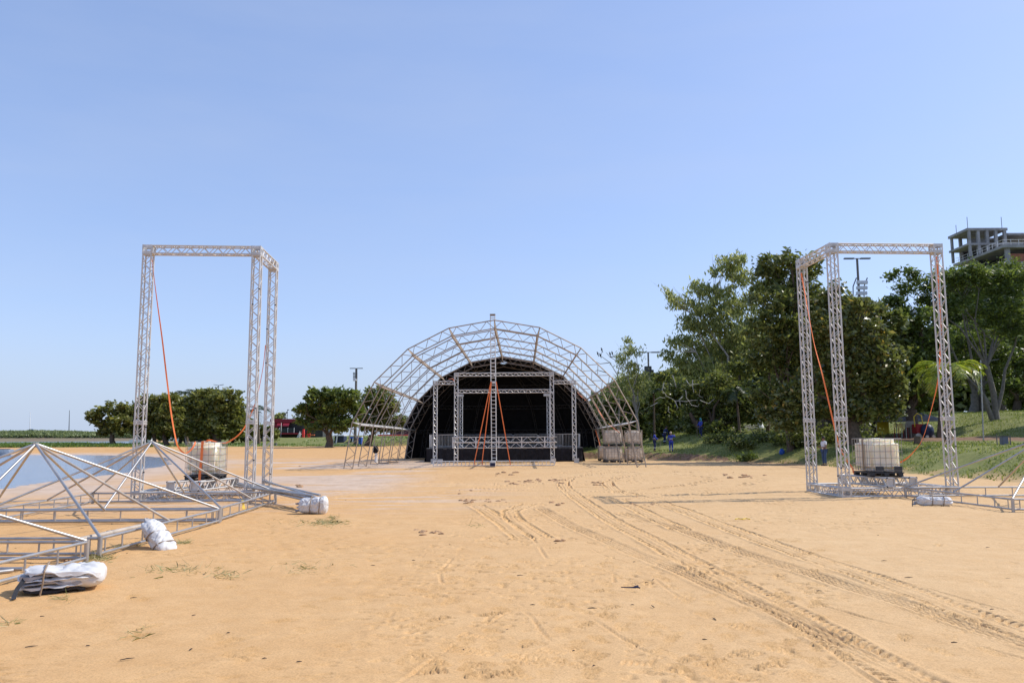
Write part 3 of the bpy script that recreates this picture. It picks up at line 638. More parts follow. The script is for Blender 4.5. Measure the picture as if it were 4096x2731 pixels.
# ================================================================== tarp bundles
def bundle(name, loc, rz, size, seed, label, flat=0., tilt=0., lean=0., mouth=True):
    L, Wd, Hh = size; t = thing(name, loc, label, 'tarp bundle', 'rolled white tarps on the sand', rz)
    t.matrix_basis = Matrix.Translation(loc) @ Matrix.Rotation(rz, 4, 'Z') @ Matrix.Rotation(tilt, 4, 'Y') @ Matrix.Rotation(lean, 4, 'X')
    nu, nv = 96, 72; e = 3.0
    S_, A_ = np.meshgrid(np.linspace(-1, 1, nu+1), 2*math.pi*np.arange(nv)/nv, indexing='ij'); C_, N_ = np.cos(A_), np.sin(A_)
    rag = 1-.10*vnoise(C_*2+seed, N_*2+S_*0+5, seed); r = np.sqrt(np.clip(1-np.abs(S_/ (1.0))**7, 0, 1))
    k = (np.abs(C_)**e+np.abs(N_)**e)**(-1/e)
    w = fbm(S_*2.2+3*seed+C_, N_*1.4+C_*1.1+seed, seed, 3)-.5
    rd = 1-np.abs(2*fbm(S_*3.2+C_*1.7+seed, N_*2.2-S_*2.5, seed+5, 2)-1); rd2 = 1-np.abs(2*vnoise(S_*9+C_*3+seed, N_*5+S_*4, seed+9)-1)
    lay = np.sin(A_*7+3*w+S_*1.5)
    pinch = 1-.05*np.exp(-((S_+.15)/.05)**2)-.04*np.exp(-((S_-.45)/.05)**2)
    g = (1+.20*w-.10*rd**6-.05*rd2**4+.030*lay)*pinch
    yy = C_*k*Wd/2*r*g; zz = N_*k*Hh/2*r*g; zz = np.where(zz < 0, N_*k*Hh/2*r*.97, zz)*(1+.14*np.sin(S_*2.2+seed))
    xx = S_*L/2*rag*(1+.06*w)
    V = [Vector(p) for p in np.stack([xx, yy, zz+Hh/2], -1).reshape(-1, 3)]
    Fq = [(i*nv+j, i*nv+(j+1) % nv, (i+1)*nv+(j+1) % nv, (i+1)*nv+j) for i in range(nu) for j in range(nv)]
    mb = MB(); mb.add(V, Fq); b = mb.build('tarp', M['tarp'], t); b.matrix_parent_inverse = Matrix.Identity(4)
    # folded layers, the grey ones standing for shade between the folds
    for k, (zz, ext) in enumerate(((.22, .05), (.42, .02), (.62, .04))):
        mb = MB(); q = []
        m_ = 22
        for i in range(m_+1):
            u = i/m_*math.pi*.98-math.pi/2*.98+math.pi; 
            x = math.cos(u)*(L/2+ext); y = math.sin(u)*(Wd/2*.86)
            w = .03*math.sin(i*1.7+k*2+seed); q.append((Vector((x+w, y+w*.5, Hh*zz+.02*math.sin(i*.9+k))), Vector((x*.86, y*.86, Hh*(zz+.02)))))
        v = [p for pq in q for p in (pq[0]-Vector((0, 0, .012)), pq[0]+Vector((0, 0, .012)), pq[1]+Vector((0, 0, .012)), pq[1]-Vector((0, 0, .012)))]
        mb.add(v, [(4*i+a, 4*i+(a+1) % 4, 4*i+4+(a+1) % 4, 4*i+4+a) for i in range(m_) for a in range(4)])
        o = mb.build('tarp_fold', M['tarpgrey' if k != 1 else 'tarp'], t); o.matrix_parent_inverse = Matrix.Identity(4)
    for s in (-.15, .45):
        mb = MB(); P = []
        for j in range(25):
            a = 2*math.pi*j/24; ca, sa = math.cos(a), math.sin(a); k = (abs(ca)**e+abs(sa)**e)**(-1/e)
            r = (1-abs(s)**5)**.5
            P.append(Vector((s*L/2+.02*math.sin(a), ca*k*(Wd/2+.006)*r*.98, sa*k*(Hh/2+.006)*r*.98+Hh/2)))
        mb.path(P, .009, 6); o = mb.build('rope', M['rope'], t); o.matrix_parent_inverse = Matrix.Identity(4)
        if s > 0 and name == 'tarp_roll': break
    return t
def slab(mb, c, L, Wd, th, seed, droop=0., rag=.12, nu=64, nv=7):
    # one folded sheet: a soft-edged slab with a wavy rim
    nv = 26; t = np.linspace(-1, 1, nv+1)[:, None]; v = np.sin(t*math.pi/2); a = (2*math.pi*np.arange(nu)/nu)[None, :]
    rr = np.clip(1-np.abs(v)**2.6, 0, 1)**(1/2.6); ca, sa = np.cos(a), np.sin(a); k = (np.abs(ca)**3.6+np.abs(sa)**3.6)**(-1/3.6)
    n1 = fbm(ca*1.6+seed+0*v, sa*1.6+v*.3, seed, 4)-.5; n2 = vnoise(ca*6+seed+0*v, sa*6+v*1.5, seed+3)-.5
    e = 1+rag*2*n1+rag*.6*n2; x = ca*k*L/2*e*rr; y = sa*k*Wd/2*e*rr
    q1 = 1-np.abs(2*fbm(x*4+seed, y*5.5+x*2, seed+7, 3)-1); q2 = 1-np.abs(2*vnoise(x*13+y*5+seed, y*11-x*6, seed+8)-1)
    up = (v > -.2)*1.; z = v*th/2+up*(.10*(fbm(x*2.5+seed, y*2.5, seed+2, 3)-.5)-.035*q1**4-.016*q2**3)-droop*np.clip(x, 0, 9)**2*1.2
    P = np.stack([x+c[0], y+c[1], z+c[2]], -1).reshape(-1, 3)
    mb.add([tuple(p) for p in P], [(j*nu+q, j*nu+(q+1) % nu, (j+1)*nu+(q+1) % nu, (j+1)*nu+q) for j in range(nv) for q in range(nu)])
fb = thing('tarp_bundle', (-5.62, 10.2, 0), 'wide folded white tarp pile with dark folds at its open end, nearest the camera', 'tarp bundle', 'rolled white tarps on the sand', math.radians(24))
for k, (cx_, cy_, zc, L, Wd, th, m_, sd_, dr) in enumerate(((-.05, 0, .045, .78, .50, .085, 'ropeblack', 2, 0), (-.03, .01, .085, .82, .52, .06, 'tarp', 5, 0), (-.07, -.01, .125, .74, .50, .05, 'tarpgrey', 9, 0), (-.02, 0, .165, .84, .54, .06, 'tarp', 14, 0), (-.06, .0, .205, .72, .48, .045, 'tarpgrey', 21, 0), (.05, .02, .25, .86, .58, .085, 'tarp', 27, .25), (.22, .05, .155, .56, .56, .27, 'tarp', 33, .1))):  # grey and black sheets put the shade of the open end into colour
    zc *= 1.08; th *= 1.1
    if k == 0: L *= .86; Wd *= .86
    mb = MB(); slab(mb, (cx_, cy_, zc), L, Wd, th, sd_, dr, rag=.13 if k < 6 else .16); o = mb.build('tarp_fold', M[m_], fb, flatcut=False); o.matrix_parent_inverse = Matrix.Identity(4); o.data.polygons.foreach_set('use_smooth', [True]*len(o.data.polygons))
for x in (-.16,):
    mb = MB(); mb.path([(x-.02, -.30, .0), (x, -.305, .12), (x+.01, -.29, .28), (x+.02, -.1, .335), (x+.02, .1, .34), (x, .29, .28), (x, .31, .1), (x, .30, .0)], .011, 6); o = mb.build('rope', M['rope'], fb); o.matrix_parent_inverse = Matrix.Identity(4)
mb = MB(); mb.ribbon([(-.36, -.2, .2), (-.42, -.27, .10), (-.44, -.36, .02), (-.43, -.44, .008)], .05, (1, 0, 0)); o = mb.build('loose_strap', M['ropeblack'], fb, smooth=False); o.matrix_parent_inverse = Matrix.Identity(4)
bundle('tarp_bundle', (-6.10, 13.98, .07), math.radians(-32), (.86, .38, .26), 8, 'white tarp bundle propped slanting against a tent frame rail', tilt=math.radians(38))
bundle('tarp_roll', (-4.86, 19.85, 0), math.radians(4), (.74, .42, .42), 12, 'plump white tarp roll on the sand at the end of the steel pipes')
bundle('tarp_roll', (10.95, 21.15, 0), math.radians(-14), (.90, .30, .26), 17, 'long grey-white tarp roll lying in front of the tower by the grass')
mb = MB(); mb.path([(10.52, 21.28, .2), (10.42, 21.2, .16), (10.38, 21.15, .06), (10.36, 21.1, .01)], .012, 5)
tag(mb.build('rope_end', M['ropeblack']), 'dark loose rope end beside the long tarp roll', 'rope')
# pipes
for k in range(9):
    a = Vector((-8.9+.09*k+random.uniform(-.1, .1), 25.9+random.uniform(-.5, .3)+(.6 if k > 6 else 0), .36+.06*(k % 2)+.05*(k > 5)))
    b_ = Vector((-4.98+.05*(k % 5)-(.1 if k < 3 else 0), 20.12+.28*(k/9)+random.uniform(-.1, .1), .30+.06*(k % 3)))
    mb = MB(); mb.tube(a, b_, .030, n=8); tag(mb.build('steel_pipe', M['galv']), 'long galvanised pipe in the bundle between the tower base and the tarp roll', 'pipe', 'steel pipes lying past the tower')
mb = MB(); mb.tube((-6.75, 12.55, .30), (-6.62, 14.6, .31), .045, n=10); mb.tube((-6.7, 13.5, .302), (-6.69, 13.56, .302), .054, n=10)
tag(mb.build('steel_pipe', M['rust_tube']), 'thick dull pipe with a coupling lying along the tent frame by the leaning bundle', 'pipe')
for i, (p, q, l) in enumerate((((0, 2275), (92, 2274), 'short grey pipe end under the nearest tent frame, the longer of two'), ((0, 2286), (52, 2280), 'short grey pipe end under the nearest tent frame, the shorter of two'))):
    a = gz(*p, .04); b_ = gz(*q, .04); mb = MB(); mb.tube(a+(a-b_)*2, b_, .028, n=8); tag(mb.build('steel_pipe', M['galv']), l, 'pipe')

# ================================================================== stage shell
AXD = Vector((.0122, 1, 0)).normalized(); AXX = Vector((AXD.y, -AXD.x, 0)); SO = Vector((-1.07, 47.9, 0)); BAY = 4.2; NA = 7
OUT = [(8.95, 0), (8.5, 2.72), (7.22, 5.12), (5.22, 7.10), (2.74, 8.36), (0, 8.83)]
OUT = [(-x, z) for x, z in OUT]+[(x, z) for x, z in OUT[-2::-1]]
def inset(P, d):
    R = []
    for i, (x, z) in enumerate(P):
        a = P[max(i-1, 0)]; b_ = P[min(i+1, len(P)-1)]; tx, tz = b_[0]-a[0], b_[1]-a[1]; L = math.hypot(tx, tz)
        k = d/ (1 if i in (0, len(P)-1) else .985)
        R.append((x+tz/L*k, z-tx/L*k))
    R[0] = (P[0][0]+d*1.05, 0); R[-1] = (P[-1][0]-d*1.05, 0)
    return R
INN = inset(OUT, .50)
def SP(x, z, k):
    y = k*BAY; p = SO+AXX*x+AXD*y; g = -.0064*(max(47, min(75, p.y))-47)
    return Vector((p.x, p.y, z+g))
ST = thing('stage_shell', SO+Vector((0, 0, 0)), 'arched stage shell of pale bare ribs with a black covered rear half', 'stage')
for k in range(NA):
    mb = MB(); hid = k == 6
    for i in range(10):
        o0, o1, i0, i1 = (Vector(SP(*p, k)) for p in (OUT[i], OUT[i+1], INN[i], INN[i+1]))
        mb.tube(o0, o1, .034, n=6); mb.tube(i0, i1, .034, n=6)
        ns = 6
        for j in range(ns):
            t0, t1 = j/ns, (j+1)/ns; P = lambda t, q: (o0.lerp(o1, t) if q else i0.lerp(i1, t))
            mb.tube(P(t0, j % 2 == 1), P(t1, j % 2 == 0), .019, n=5, cap=False)
        mb.tube(o0, i0, .02, n=5, cap=False)
    mb.build('arch_rib', M['shell'], ST)
for i in range(1, 10):
    lim = 5 if 1 < i < 9 else 6
    for k in range(lim):
        mb = MB(); o0, o1, i0, i1 = SP(*OUT[i], k), SP(*OUT[i], k+1), SP(*INN[i], k), SP(*INN[i], k+1)
        mb.tube(o0, o1, .036, n=6); mb.tube(i0, i1, .036, n=6)
        for j in range(12):
            t0, t1 = j/12, (j+1)/12; a = o0.lerp(o1, t0) if j % 2 else i0.lerp(i1, t0); b_ = i0.lerp(i1, t1) if j % 2 else o0.lerp(o1, t1); mb.tube(a, b_, .022, n=5, cap=False)
        mb.build('purlin', M['lightpurlin' if i in (1, 9) else 'purlin'], ST)
# black cover: barrel part from the fifth bay, then a faceted half dome
mb = MB(); O2 = inset(OUT, -.05)
for i in range(10):
    k0 = 5 if 0 < i < 9 else 6
    ks = [k0+(6-k0)*q for q in (0, 1)] if k0 < 6 else []
    for a, b_ in zip(ks[:-1], ks[1:]):
        p = [SP(*O2[i], a), SP(*O2[i+1], a), SP(*O2[i+1], b_), SP(*O2[i], b_)]
        mb.add(p, [(0, 1, 2, 3)])
def DP(P, i, j, n=8):
    x, z = P[i]; r = abs(x); a = math.pi*j/n            # from the left foot round the back to the right foot
    return SO+AXD*(6*BAY+r*.72*math.sin(a))-AXX*(r*math.cos(a))+Vector((0, 0, z-.15))
for i in range(4):
    for j in range(8): mb.add([DP(O2, i, j), DP(O2, i+1, j), DP(O2, i+1, j+1), DP(O2, i, j+1)], [(0, 1, 2, 3)])
for j in range(8):
    if j in (3, 4): continue                             # a torn gap at the top lets the sky in
    mb.add([DP(O2, 4, j), DP(O2, 5, j), DP(O2, 4, j+1)], [(0, 1, 2)])
mb.add([DP(O2, 4, 3), DP(O2, 4, 3).lerp(DP(O2, 5, 3), .62), DP(O2, 4, 4).lerp(DP(O2, 5, 4), .5), DP(O2, 4, 5).lerp(DP(O2, 5, 5), .66), DP(O2, 4, 5), DP(O2, 4, 4)], [(0, 1, 2, 3, 4, 5)])
cv = mb.build('black_cover', M['black'], ST, smooth=False)
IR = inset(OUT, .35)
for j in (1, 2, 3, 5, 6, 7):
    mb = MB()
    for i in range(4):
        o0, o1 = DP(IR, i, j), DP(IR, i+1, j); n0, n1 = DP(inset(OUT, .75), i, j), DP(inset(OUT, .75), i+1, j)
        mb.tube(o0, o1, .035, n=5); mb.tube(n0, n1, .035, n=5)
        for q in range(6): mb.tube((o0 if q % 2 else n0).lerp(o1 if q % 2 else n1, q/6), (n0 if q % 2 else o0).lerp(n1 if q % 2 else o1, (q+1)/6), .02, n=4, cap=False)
    mb.build('dome_rib', M['shellshade'], ST)
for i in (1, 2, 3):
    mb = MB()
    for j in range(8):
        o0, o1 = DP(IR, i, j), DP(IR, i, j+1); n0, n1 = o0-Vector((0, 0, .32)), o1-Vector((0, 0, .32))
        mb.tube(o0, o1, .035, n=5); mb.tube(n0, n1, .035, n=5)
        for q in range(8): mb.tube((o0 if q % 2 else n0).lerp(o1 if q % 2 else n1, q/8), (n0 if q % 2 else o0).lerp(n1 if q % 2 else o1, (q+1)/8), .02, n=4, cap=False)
    mb.build('dome_ring', M['shellshade'], ST)
# stage platform
g0 = -.08
def box_thing(): pass
sp = thing('stage_platform', (-.6, 61.5, g0), 'low black-skirted stage platform inside the arched shell', 'stage platform')
mb = MB(); mb.box((-.6, 64.9, .90), 11.9, 7.0, .08); mb.build('deck', M['dark'], sp, smooth=False)
mb = MB(); V = []; n_ = 90
for i in range(n_+1):
    x = -6.55+11.9*i/n_; w = .035*math.sin(i*1.9)+.03*math.sin(i*.7)
    V += [Vector((x, 61.4+w*.3, .945)), Vector((x, 61.36+w, .45)), Vector((x+.02*w, 61.30+w*1.6, g0+.01))]
mb.add(V, [(3*i+k, 3*i+3+k, 3*i+4+k, 3*i+1+k) for i in range(n_) for k in range(2)])
for sgn, x0 in ((1, 5.36), (-1, -6.56)):
    V = []
    for i in range(20): y = 61.4+7*i/19; w = .04*math.sin(i*1.7); V += [Vector((x0, y, .945)), Vector((x0+sgn*(.05+w), y, .45)), Vector((x0+sgn*(.14+w*1.5), y-.05, g0+.01))]
    mb.add(V, [(3*i+k, 3*i+3+k, 3*i+4+k, 3*i+1+k) for i in range(19) for k in range(2)])
mb.build('skirt', M['skirt'], sp, smooth=False)
def barrier(p, ang, label):
    t = thing('crowd_barrier', p, label, 'barrier', 'metal barriers standing on the stage'); p = Vector(p); d = Vector((math.cos(ang), math.sin(ang), 0)); z = Vector((0, 0, 1)); L = 2.0
    mb = MB(); mb.path([p+z*.12, p+z*1.0, p+z*1.05+d*.06, p+z*1.05+d*(L-.06), p+z*1.0+d*L, p+z*.12+d*L, p+z*.12], .02, 6); mb.build('frame', M['galv'], t)
    mb = MB()
    for i in range(1, 17): mb.tube(p+d*(L*i/17)+z*.12, p+d*(L*i/17)+z*1.04, .009, n=5, cap=False)
    mb.build('bars', M['galv'], t)
    for e in (.25, L-.25):
        mb = MB(); nrm = Vector((-d.y, d.x, 0)); mb.bar(p+d*e-nrm*.25+z*.03, p+d*e+nrm*.25+z*.03, .04, .02); mb.tube(p+d*e+z*.02, p+d*e+z*.13, .018, n=6); mb.build('foot', M['galv'], t)
BL = [((-6.35, 61.75), 90, 'pale barrier along the stage edge on the lagoon side, end-on to the camera'), ((-6.3, 61.7), 4, 'barrier at the front of the stage beside the outer lagoon-side pillar'),
      ((5.15, 61.75), 88, 'pale barrier along the stage edge nearest the stacked tanks, end-on to the camera'), ((3.1, 61.75), 0, 'barrier at the front of the stage near the stacked tanks'),
      ((-6.2, 67.6), 0, 'barrier at the stage back, behind the lagoon-side pillars'), ((-4.1, 67.7), 0, 'barrier at the stage back, second from the lagoon side'), ((-2.0, 67.7), 0, 'barrier at the stage back, left of the centre mast'),
      ((.1, 67.7), 0, 'barrier at the stage back, right of the centre mast'), ((2.2, 67.7), 0, 'barrier at the stage back, nearest the stacked tanks')]
for (x, y), a, l in BL: barrier((x, y, .94), math.radians(a), l)
# rig
RG = thing('truss_rig', (-.6, 58.6, -.07), 'wide grey truss portal with four front pillars before the stage', 'truss rig')
Yr = 58.6
for x, zt in ((-4.1, 6.5), (2.9, 6.5), (-5.62, 5.9), (4.5, 5.9)):
    mb = MB(); b0 = -.07+(.2 if zt < 6 else .02); truss(mb, (x, Yr, b0), (x, Yr, zt-.16), .30, (0, 1, 0), .24, .026, .017, 5); p = mb.build('pillar', M['rig'], RG)
    mb = MB()
    for z in ((1.75, .35, 5.0) if zt > 6 else (.45,)): plate_frame(mb, (x, Yr, z), .31, (Vector((1, 0, 0)), Vector((0, 1, 0)), Vector((0, 0, 1))), .12)
    corner(mb, (x, Yr, zt-.15), .31, (Vector((1, 0, 0)), Vector((0, 1, 0)), Vector((0, 0, 1)))); mb.build('sleeve_block', M['alu_dull'], p)
for p, q in (((-3.94, Yr, 6.35), (2.74, Yr, 6.35)), ((-3.94, Yr, 5.12), (2.74, Yr, 5.12)), ((-5.46, Yr, 5.75), (-4.26, Yr, 5.75)), ((3.06, Yr, 5.75), (4.34, Yr, 5.75))):
    mb = MB(); truss(mb, p, q, .27, (0, 0, 1), .22, .024, .017, 5); mb.build('cross_beam', M['rig'], RG)
for z in (1.03, 1.43):
    mb = MB()
    for dy in (-.16, .16):
        for zz in (z, z+.37): mb.tube((-4.35, Yr-.4+dy, zz), (3.2, Yr-.4+dy, zz), .022, n=6)
        for j in range(18):
            x0 = -4.3+7.45*j/18; x1 = x0+7.45/18; up = j % 2
            mb.tube((x0, Yr-.4+dy, z+.37*up), (x1, Yr-.4+dy, z+.37*(1-up)), .016, n=5, cap=False)
            if j % 4 == 0: mb.bar((x0, Yr-.4+dy, z), (x0, Yr-.4+dy, z+.37), .07, .03, (0, 1, 0))
    mb.build('lattice_girder', M['rig'], RG)
for x in (-4.2, 2.95):
    t = thing('truss_pillar', (x, 66, .94), ('grey truss pillar standing on the stage behind the lagoon-side inner pillar' if x < 0 else 'grey truss pillar standing on the stage behind the tank-side inner pillar'), 'truss pillar', 'rear pillars on the stage')
    mb = MB(); truss(mb, (x, 66, .95), (x, 66, 5.1), .25, (0, 1, 0), .24, .022, .015, 5); mb.build('lattice', M['rig'], t)
    mb = MB(); mb.box((x-.1, 66, 5.2), .55, .3, .2, bev=.01); mb.build('sleeve_block', M['alu_dull'], t)
# ground ladder beam, mast, straps
lb = thing('ladder_beam', (-1.15, 50.9, 0), 'long ladder-like truss lying on edge on the sand before the stage', 'ladder truss')
mb = MB(); x0, x1 = -5.0, 2.63
for dy in (0, .28):
    for z in (.03, .30): mb.tube((x0, 50.9+dy, z), (x1, 50.9+dy, z), .024, n=6)
    for j in range(31): x = x0+(x1-x0)*j/30; mb.tube((x, 50.9+dy, .03), (x, 50.9+dy, .30), .014 if 0 < j < 30 else .03, n=5, cap=False)
for j in range(0, 31, 3):
    x = x0+(x1-x0)*j/30; mb.tube((x, 50.9, .30), (x, 51.18, .30), .014, n=5, cap=False)
mb.build('lattice', M['rig'], lb)
ma = thing('ladder_mast', (-1.17, 51.0, .3), 'tall ladder mast standing before the stage and rising above the arch', 'mast')
mb = MB(); mx = -1.17; top = 9.62
for dx in (-.15, .15):
    for dy in (-.15, .15): mb.tube((mx+dx, 51.05+dy, .34), (mx+dx-.07, 51.05+dy, top), .026, n=6)
for j in range(38):
    z = .5+(top-.7)*j/37
    if z > 8.55 and z < top-.35: continue
    for a, b_ in (((-.15, -.15), (.15, -.15)), ((-.15, .15), (.15, .15)), ((-.15, -.15), (-.15, .15)), ((.15, -.15), (.15, .15))): mb.tube((mx+a[0]-.007*z, 51.05+a[1], z), (mx+b_[0]-.007*z, 51.05+b_[1], z), .016, n=5, cap=False)
mb.build('ladder', M['rig'], ma)
mb = MB(); mb.box((mx-.07, 51.05, top), .36, .36, .09, bev=.01); mb.build('head_plate', M['purlin'], ma)
mb = MB(); plate_frame(mb, (mx-.035, 51.05, 5.25), .35, (Vector((1, 0, 0)), Vector((0, 1, 0)), Vector((0, 0, 1))), .12); mb.build('sleeve_block', M['alu_dull'], ma)
mb = MB(); mb.box((mx, 51.05, .325), .42, .42, .03, bev=.004); mb.build('base_plate', M['alu_dull'], ma)
bx = thing('boxed_beam', (-1.25, 50.1, 0), 'pale boxed beam end with a blue plate lying at the foot of the mast', 'beam')
mb = MB(); mb.box((-1.22, 50.1, .16), .34, 1.35, .30, bev=.012); mb.build('box', M['alu'], bx)
mb = MB(); mb.box((-1.22, 49.42, .14), .30, .012, .2); mb.build('end_plate', M['navy'], bx)
for dx, zt, ex, lab in ((-.18, 5.3, -2.4, 'orange strap from the mast down to the ladder beam, outermost on the lagoon side'), (-.15, 5.3, -1.92, 'orange strap from the mast down to the ladder beam, beside the outermost one'), (.15, 5.3, -.17, 'orange strap from the mast down to the ladder beam on the tank side')):
    mb = MB(); mb.ribbon([Vector((mx+dx, 50.86, zt)), Vector(((mx+dx+ex)/2, 50.86, zt/2+.12)), Vector((ex, 50.88, .25)), Vector((ex+.03, 50.84, .06))], .055, (1, 0, 0), .006)
    tag(mb.build('ratchet_strap', M['strap'], smooth=False), lab, 'strap', 'orange straps on the stage mast')
for i, (x, y, l) in enumerate(((-5.7, 58.2, 'grey base block under the outer pillar on the lagoon side'), (-5.17, 57.7, 'loose grey base block beside the outer lagoon-side pillar'), (2.92, 58.0, 'grey base block under the inner pillar on the tank side'), (4.6, 58.2, 'grey base block under the outer pillar on the tank side'))):
    t = thing('base_block', (x, y, gh(x, y)), l, 'base block', 'metal base blocks by the pillars'); ax = (Vector((1, 0, 0)), Vector((0, 1, 0)), Vector((0, 0, 1)))
    mb = MB(); corner(mb, (x, y, gh(x, y)+.15), .34, ax); mb.box((x, y, gh(x, y)+.15), .26, .26, .26, bev=.01); mb.build('cube', M['alu'], t)
# straps on the right of the shell
for i, (pts, Y0, Y1) in enumerate(((((2382, 1720), (2396, 1765), (2405, 1805)), 66, 66.), (((2430, 1735), (2434, 1765), (2436, 1800)), 64, 64), (((2380, 1615), (2420, 1680), (2478, 1730)), 60, 55.), (((2310, 1570), (2330, 1590), (2343, 1600)), 65, 63), (((1795, 1515), (1815, 1519), (1818, 1560)), 62, 58.8))):
    px_strap('tie_strap', list(pts), Y0, Y1, .07, ['red-orange strap hanging low inside the shell leg beside the cover', 'short red-orange strap hanging among the shell legs near the stacked tanks', 'long orange strap slanting across the shell ribs above the stacked tanks', 'short orange strap at the upper rib on the tank side', 'orange strap tying the portal top to the rib on the lagoon side'][i], group='orange straps on the stage shell')

# ================================================================== vegetation
def rdir(n):
    v = RNG.normal(size=(n, 3)); return v/np.linalg.norm(v, axis=1, keepdims=True)
def leaf_quads(P, size, asp=.5, droop=0., flat=0.):
    """diamond leaves at the points P; droop hangs them, flat lays them level"""
    n = len(P); d = rdir(n)
    if droop: d[:, 2] -= droop*2; 
    if flat: d[:, 2] *= (1-flat)
    d /= np.linalg.norm(d, axis=1, keepdims=True)
    s = np.cross(d, rdir(n)); 
    if flat: s[:, 2] *= (1-flat)
    s /= np.linalg.norm(s, axis=1, keepdims=True)+1e-9
    L = 1.45*size*RNG.uniform(.55, 1.35, (n, 1)); w = L*asp
    V = np.stack([P-d*L*.5, P+s*w*.5-d*L*.05, P+d*L*.5, P-s*w*.5-d*L*.05], 1).reshape(-1, 3)
    return V, np.arange(4*n).reshape(n, 4)
def crown_points(blobs, dens, sub, hollow=.5, spread=.20):
    out = []
    for c, r in blobs:
        c = np.array(c); r = np.array(r); N = int(1.25*dens*r[0]*r[2]*math.pi)
        k = max(6, int(1.6*sub*(r[0]*r[2])**.6))
        q = rdir(k)*RNG.uniform(hollow, 1.02, (k, 1)); cc = c+q*r
        idx = RNG.integers(0, k, N); sc = 1.25*spread*(r.mean()**.55)*RNG.uniform(.6, 1.4, k)
        P = cc[idx]+RNG.normal(size=(N, 3))*sc[idx][:, None]*np.array([1, 1, .75])
        out.append(P)
    return np.concatenate(out)
def limbs(mb, base, blobs, r0, fork=.35, wob=.25, top=None):
    """trunk to a fork and limbs that run out to the leaf masses"""
    base = Vector(base); cs = [Vector(c) for c, r in blobs]; m = sum(cs, Vector())/len(cs)
    zf = base.z+(m.z-base.z)*fork; fk = Vector((base.x+(m.x-base.x)*fork*.7, base.y+(m.y-base.y)*fork*.5, zf))
    mid = base.lerp(fk, .5)+Vector((random.uniform(-1, 1), random.uniform(-1, 1), 0))*wob*r0*2
    mb.path([base-Vector((0, 0, .2)), base+Vector((0, 0, .15)), mid, fk], [r0*1.35, r0*1.08, r0*.92, r0*.8], 9)
    order = list(range(len(cs))); random.shuffle(order); main = order[:8]; mids = []
    for i in main:
        c = cs[i]; a = fk.lerp(c, .35)+Vector((random.uniform(-1, 1), random.uniform(-1, 1), random.uniform(0, 1)))*wob*2
        b = fk.lerp(c, .72)+Vector((random.uniform(-1, 1), random.uniform(-1, 1), random.uniform(0, .6)))*wob*2
        k = r0*random.uniform(.24, .42); mb.path([fk-Vector((0, 0, .1)), a, b, c], [k, k*.7, k*.45, k*.18], 6); mids += [(a, k*.5), (b, k*.4)]
        for _ in range(3):
            e = c+Vector((random.gauss(0, 1), random.gauss(0, 1), random.gauss(.3, .6)))*.9; mb.path([b, b.lerp(e, .5)+Vector((0, 0, .15)), e], [k*.3, k*.2, k*.06], 5)
    for i in order[8:]:
        c = cs[i]; p, k = min(mids, key=lambda q: (q[0]-c).length+.6*max(0, q[0].z-c.z)); m2 = p.lerp(c, .5)+Vector((random.uniform(-1, 1), random.uniform(-1, 1), random.uniform(0, .8)))*wob
        mb.path([p, m2, c], [k, k*.6, k*.2], 5); mids.append((m2, k*.55))
def px_blobs(spec, Y, dz=1.2, depth=1.0):
    B = []
    for x, y, rx, ry in spec:
        yy = Y+random.uniform(-dz, dz); c = at(x, y, yy); s = yy/F
        B.append((tuple(c), (rx*s, max(rx, ry)*s*depth*.9, ry*s)))
    return B
def tree(label, base_px, Y, spec, m, bark, r0, leaf, dens, sub=9, asp=.5, droop=0, flat=.3, fork=.35, dz=1.2, depth=1., group='trees behind the beach', spread=.20, hollow=.5, name='tree', extra=None, wob=.25, cat='tree'):
    b = at(base_px[0], base_px[1], Y); b.z = gh(b.x, b.y)
    t = thing(name, b, label, cat, group); B = px_blobs(spec, Y, dz, depth)
    mb = MB(); limbs(mb, b, B, r0, fork, wob)
    if extra: extra(mb, b, Y)
    mb.build('trunk', M[bark], t)
    P = crown_points(B, dens, sub, hollow, spread); V, Q = leaf_quads(P, leaf, asp, droop, flat); npmesh('crown', V, Q, M[m], t)
    return t
G1 = 'trees on the far beach'; G2 = 'trees on the grassy bank'
# --- far side
tree('flat-topped spreading tree at the lagoon end of the far tree row', (455, 1778), 132, [(395, 1652, 40, 16), (455, 1632, 55, 20), (500, 1650, 45, 22), (420, 1690, 55, 22), (490, 1700, 50, 34), (375, 1668, 30, 10), (450, 1722, 50, 18), (400, 1725, 30, 14)], 'far', 'bark', .45, .5, 95, 8, flat=.4, group=G1, fork=.45)
tree('olive tree in the far row, seen just through the tower, two trunks', (668, 1777), 134, [(560, 1650, 50, 40), (620, 1610, 55, 32), (680, 1600, 50, 26), (600, 1690, 70, 42), (680, 1680, 60, 50), (565, 1712, 44, 24), (640, 1716, 60, 20), (530, 1690, 30, 36)], 'far', 'bark', .4, .5, 105, 9, flat=.2, group=G1,
     extra=lambda mb, b, Y: mb.path([at(618, 1778, Y), at(616, 1740, Y), at(612, 1690, Y)], [.35, .3, .2], 8))
tree('tall round-topped dark tree in the far row, behind the lagoon-side tank', (868, 1778), 136, [(760, 1640, 60, 50), (830, 1590, 62, 36), (910, 1600, 62, 42), (940, 1660, 45, 60), (850, 1650, 70, 60), (770, 1700, 60, 44), (880, 1706, 72, 36), (945, 1716, 35, 30), (800, 1728, 50, 16), (730, 1665, 36, 50)], 'far', 'bark', .7, .5, 110, 10, group=G1)
for i, (x, y, l) in enumerate(((700, 1776, 'thin bare-stemmed young tree under the far row, nearer the lagoon'), (745, 1776, 'thin pale-stemmed young tree under the far row, just left of the strapped tank'))):
    tree(l, (x, y), 133, [(x+4, 1722, 26, 18), (x-14, 1712, 20, 14)], 'far', 'barkpale', .12, .45, 80, 6, group=G1)
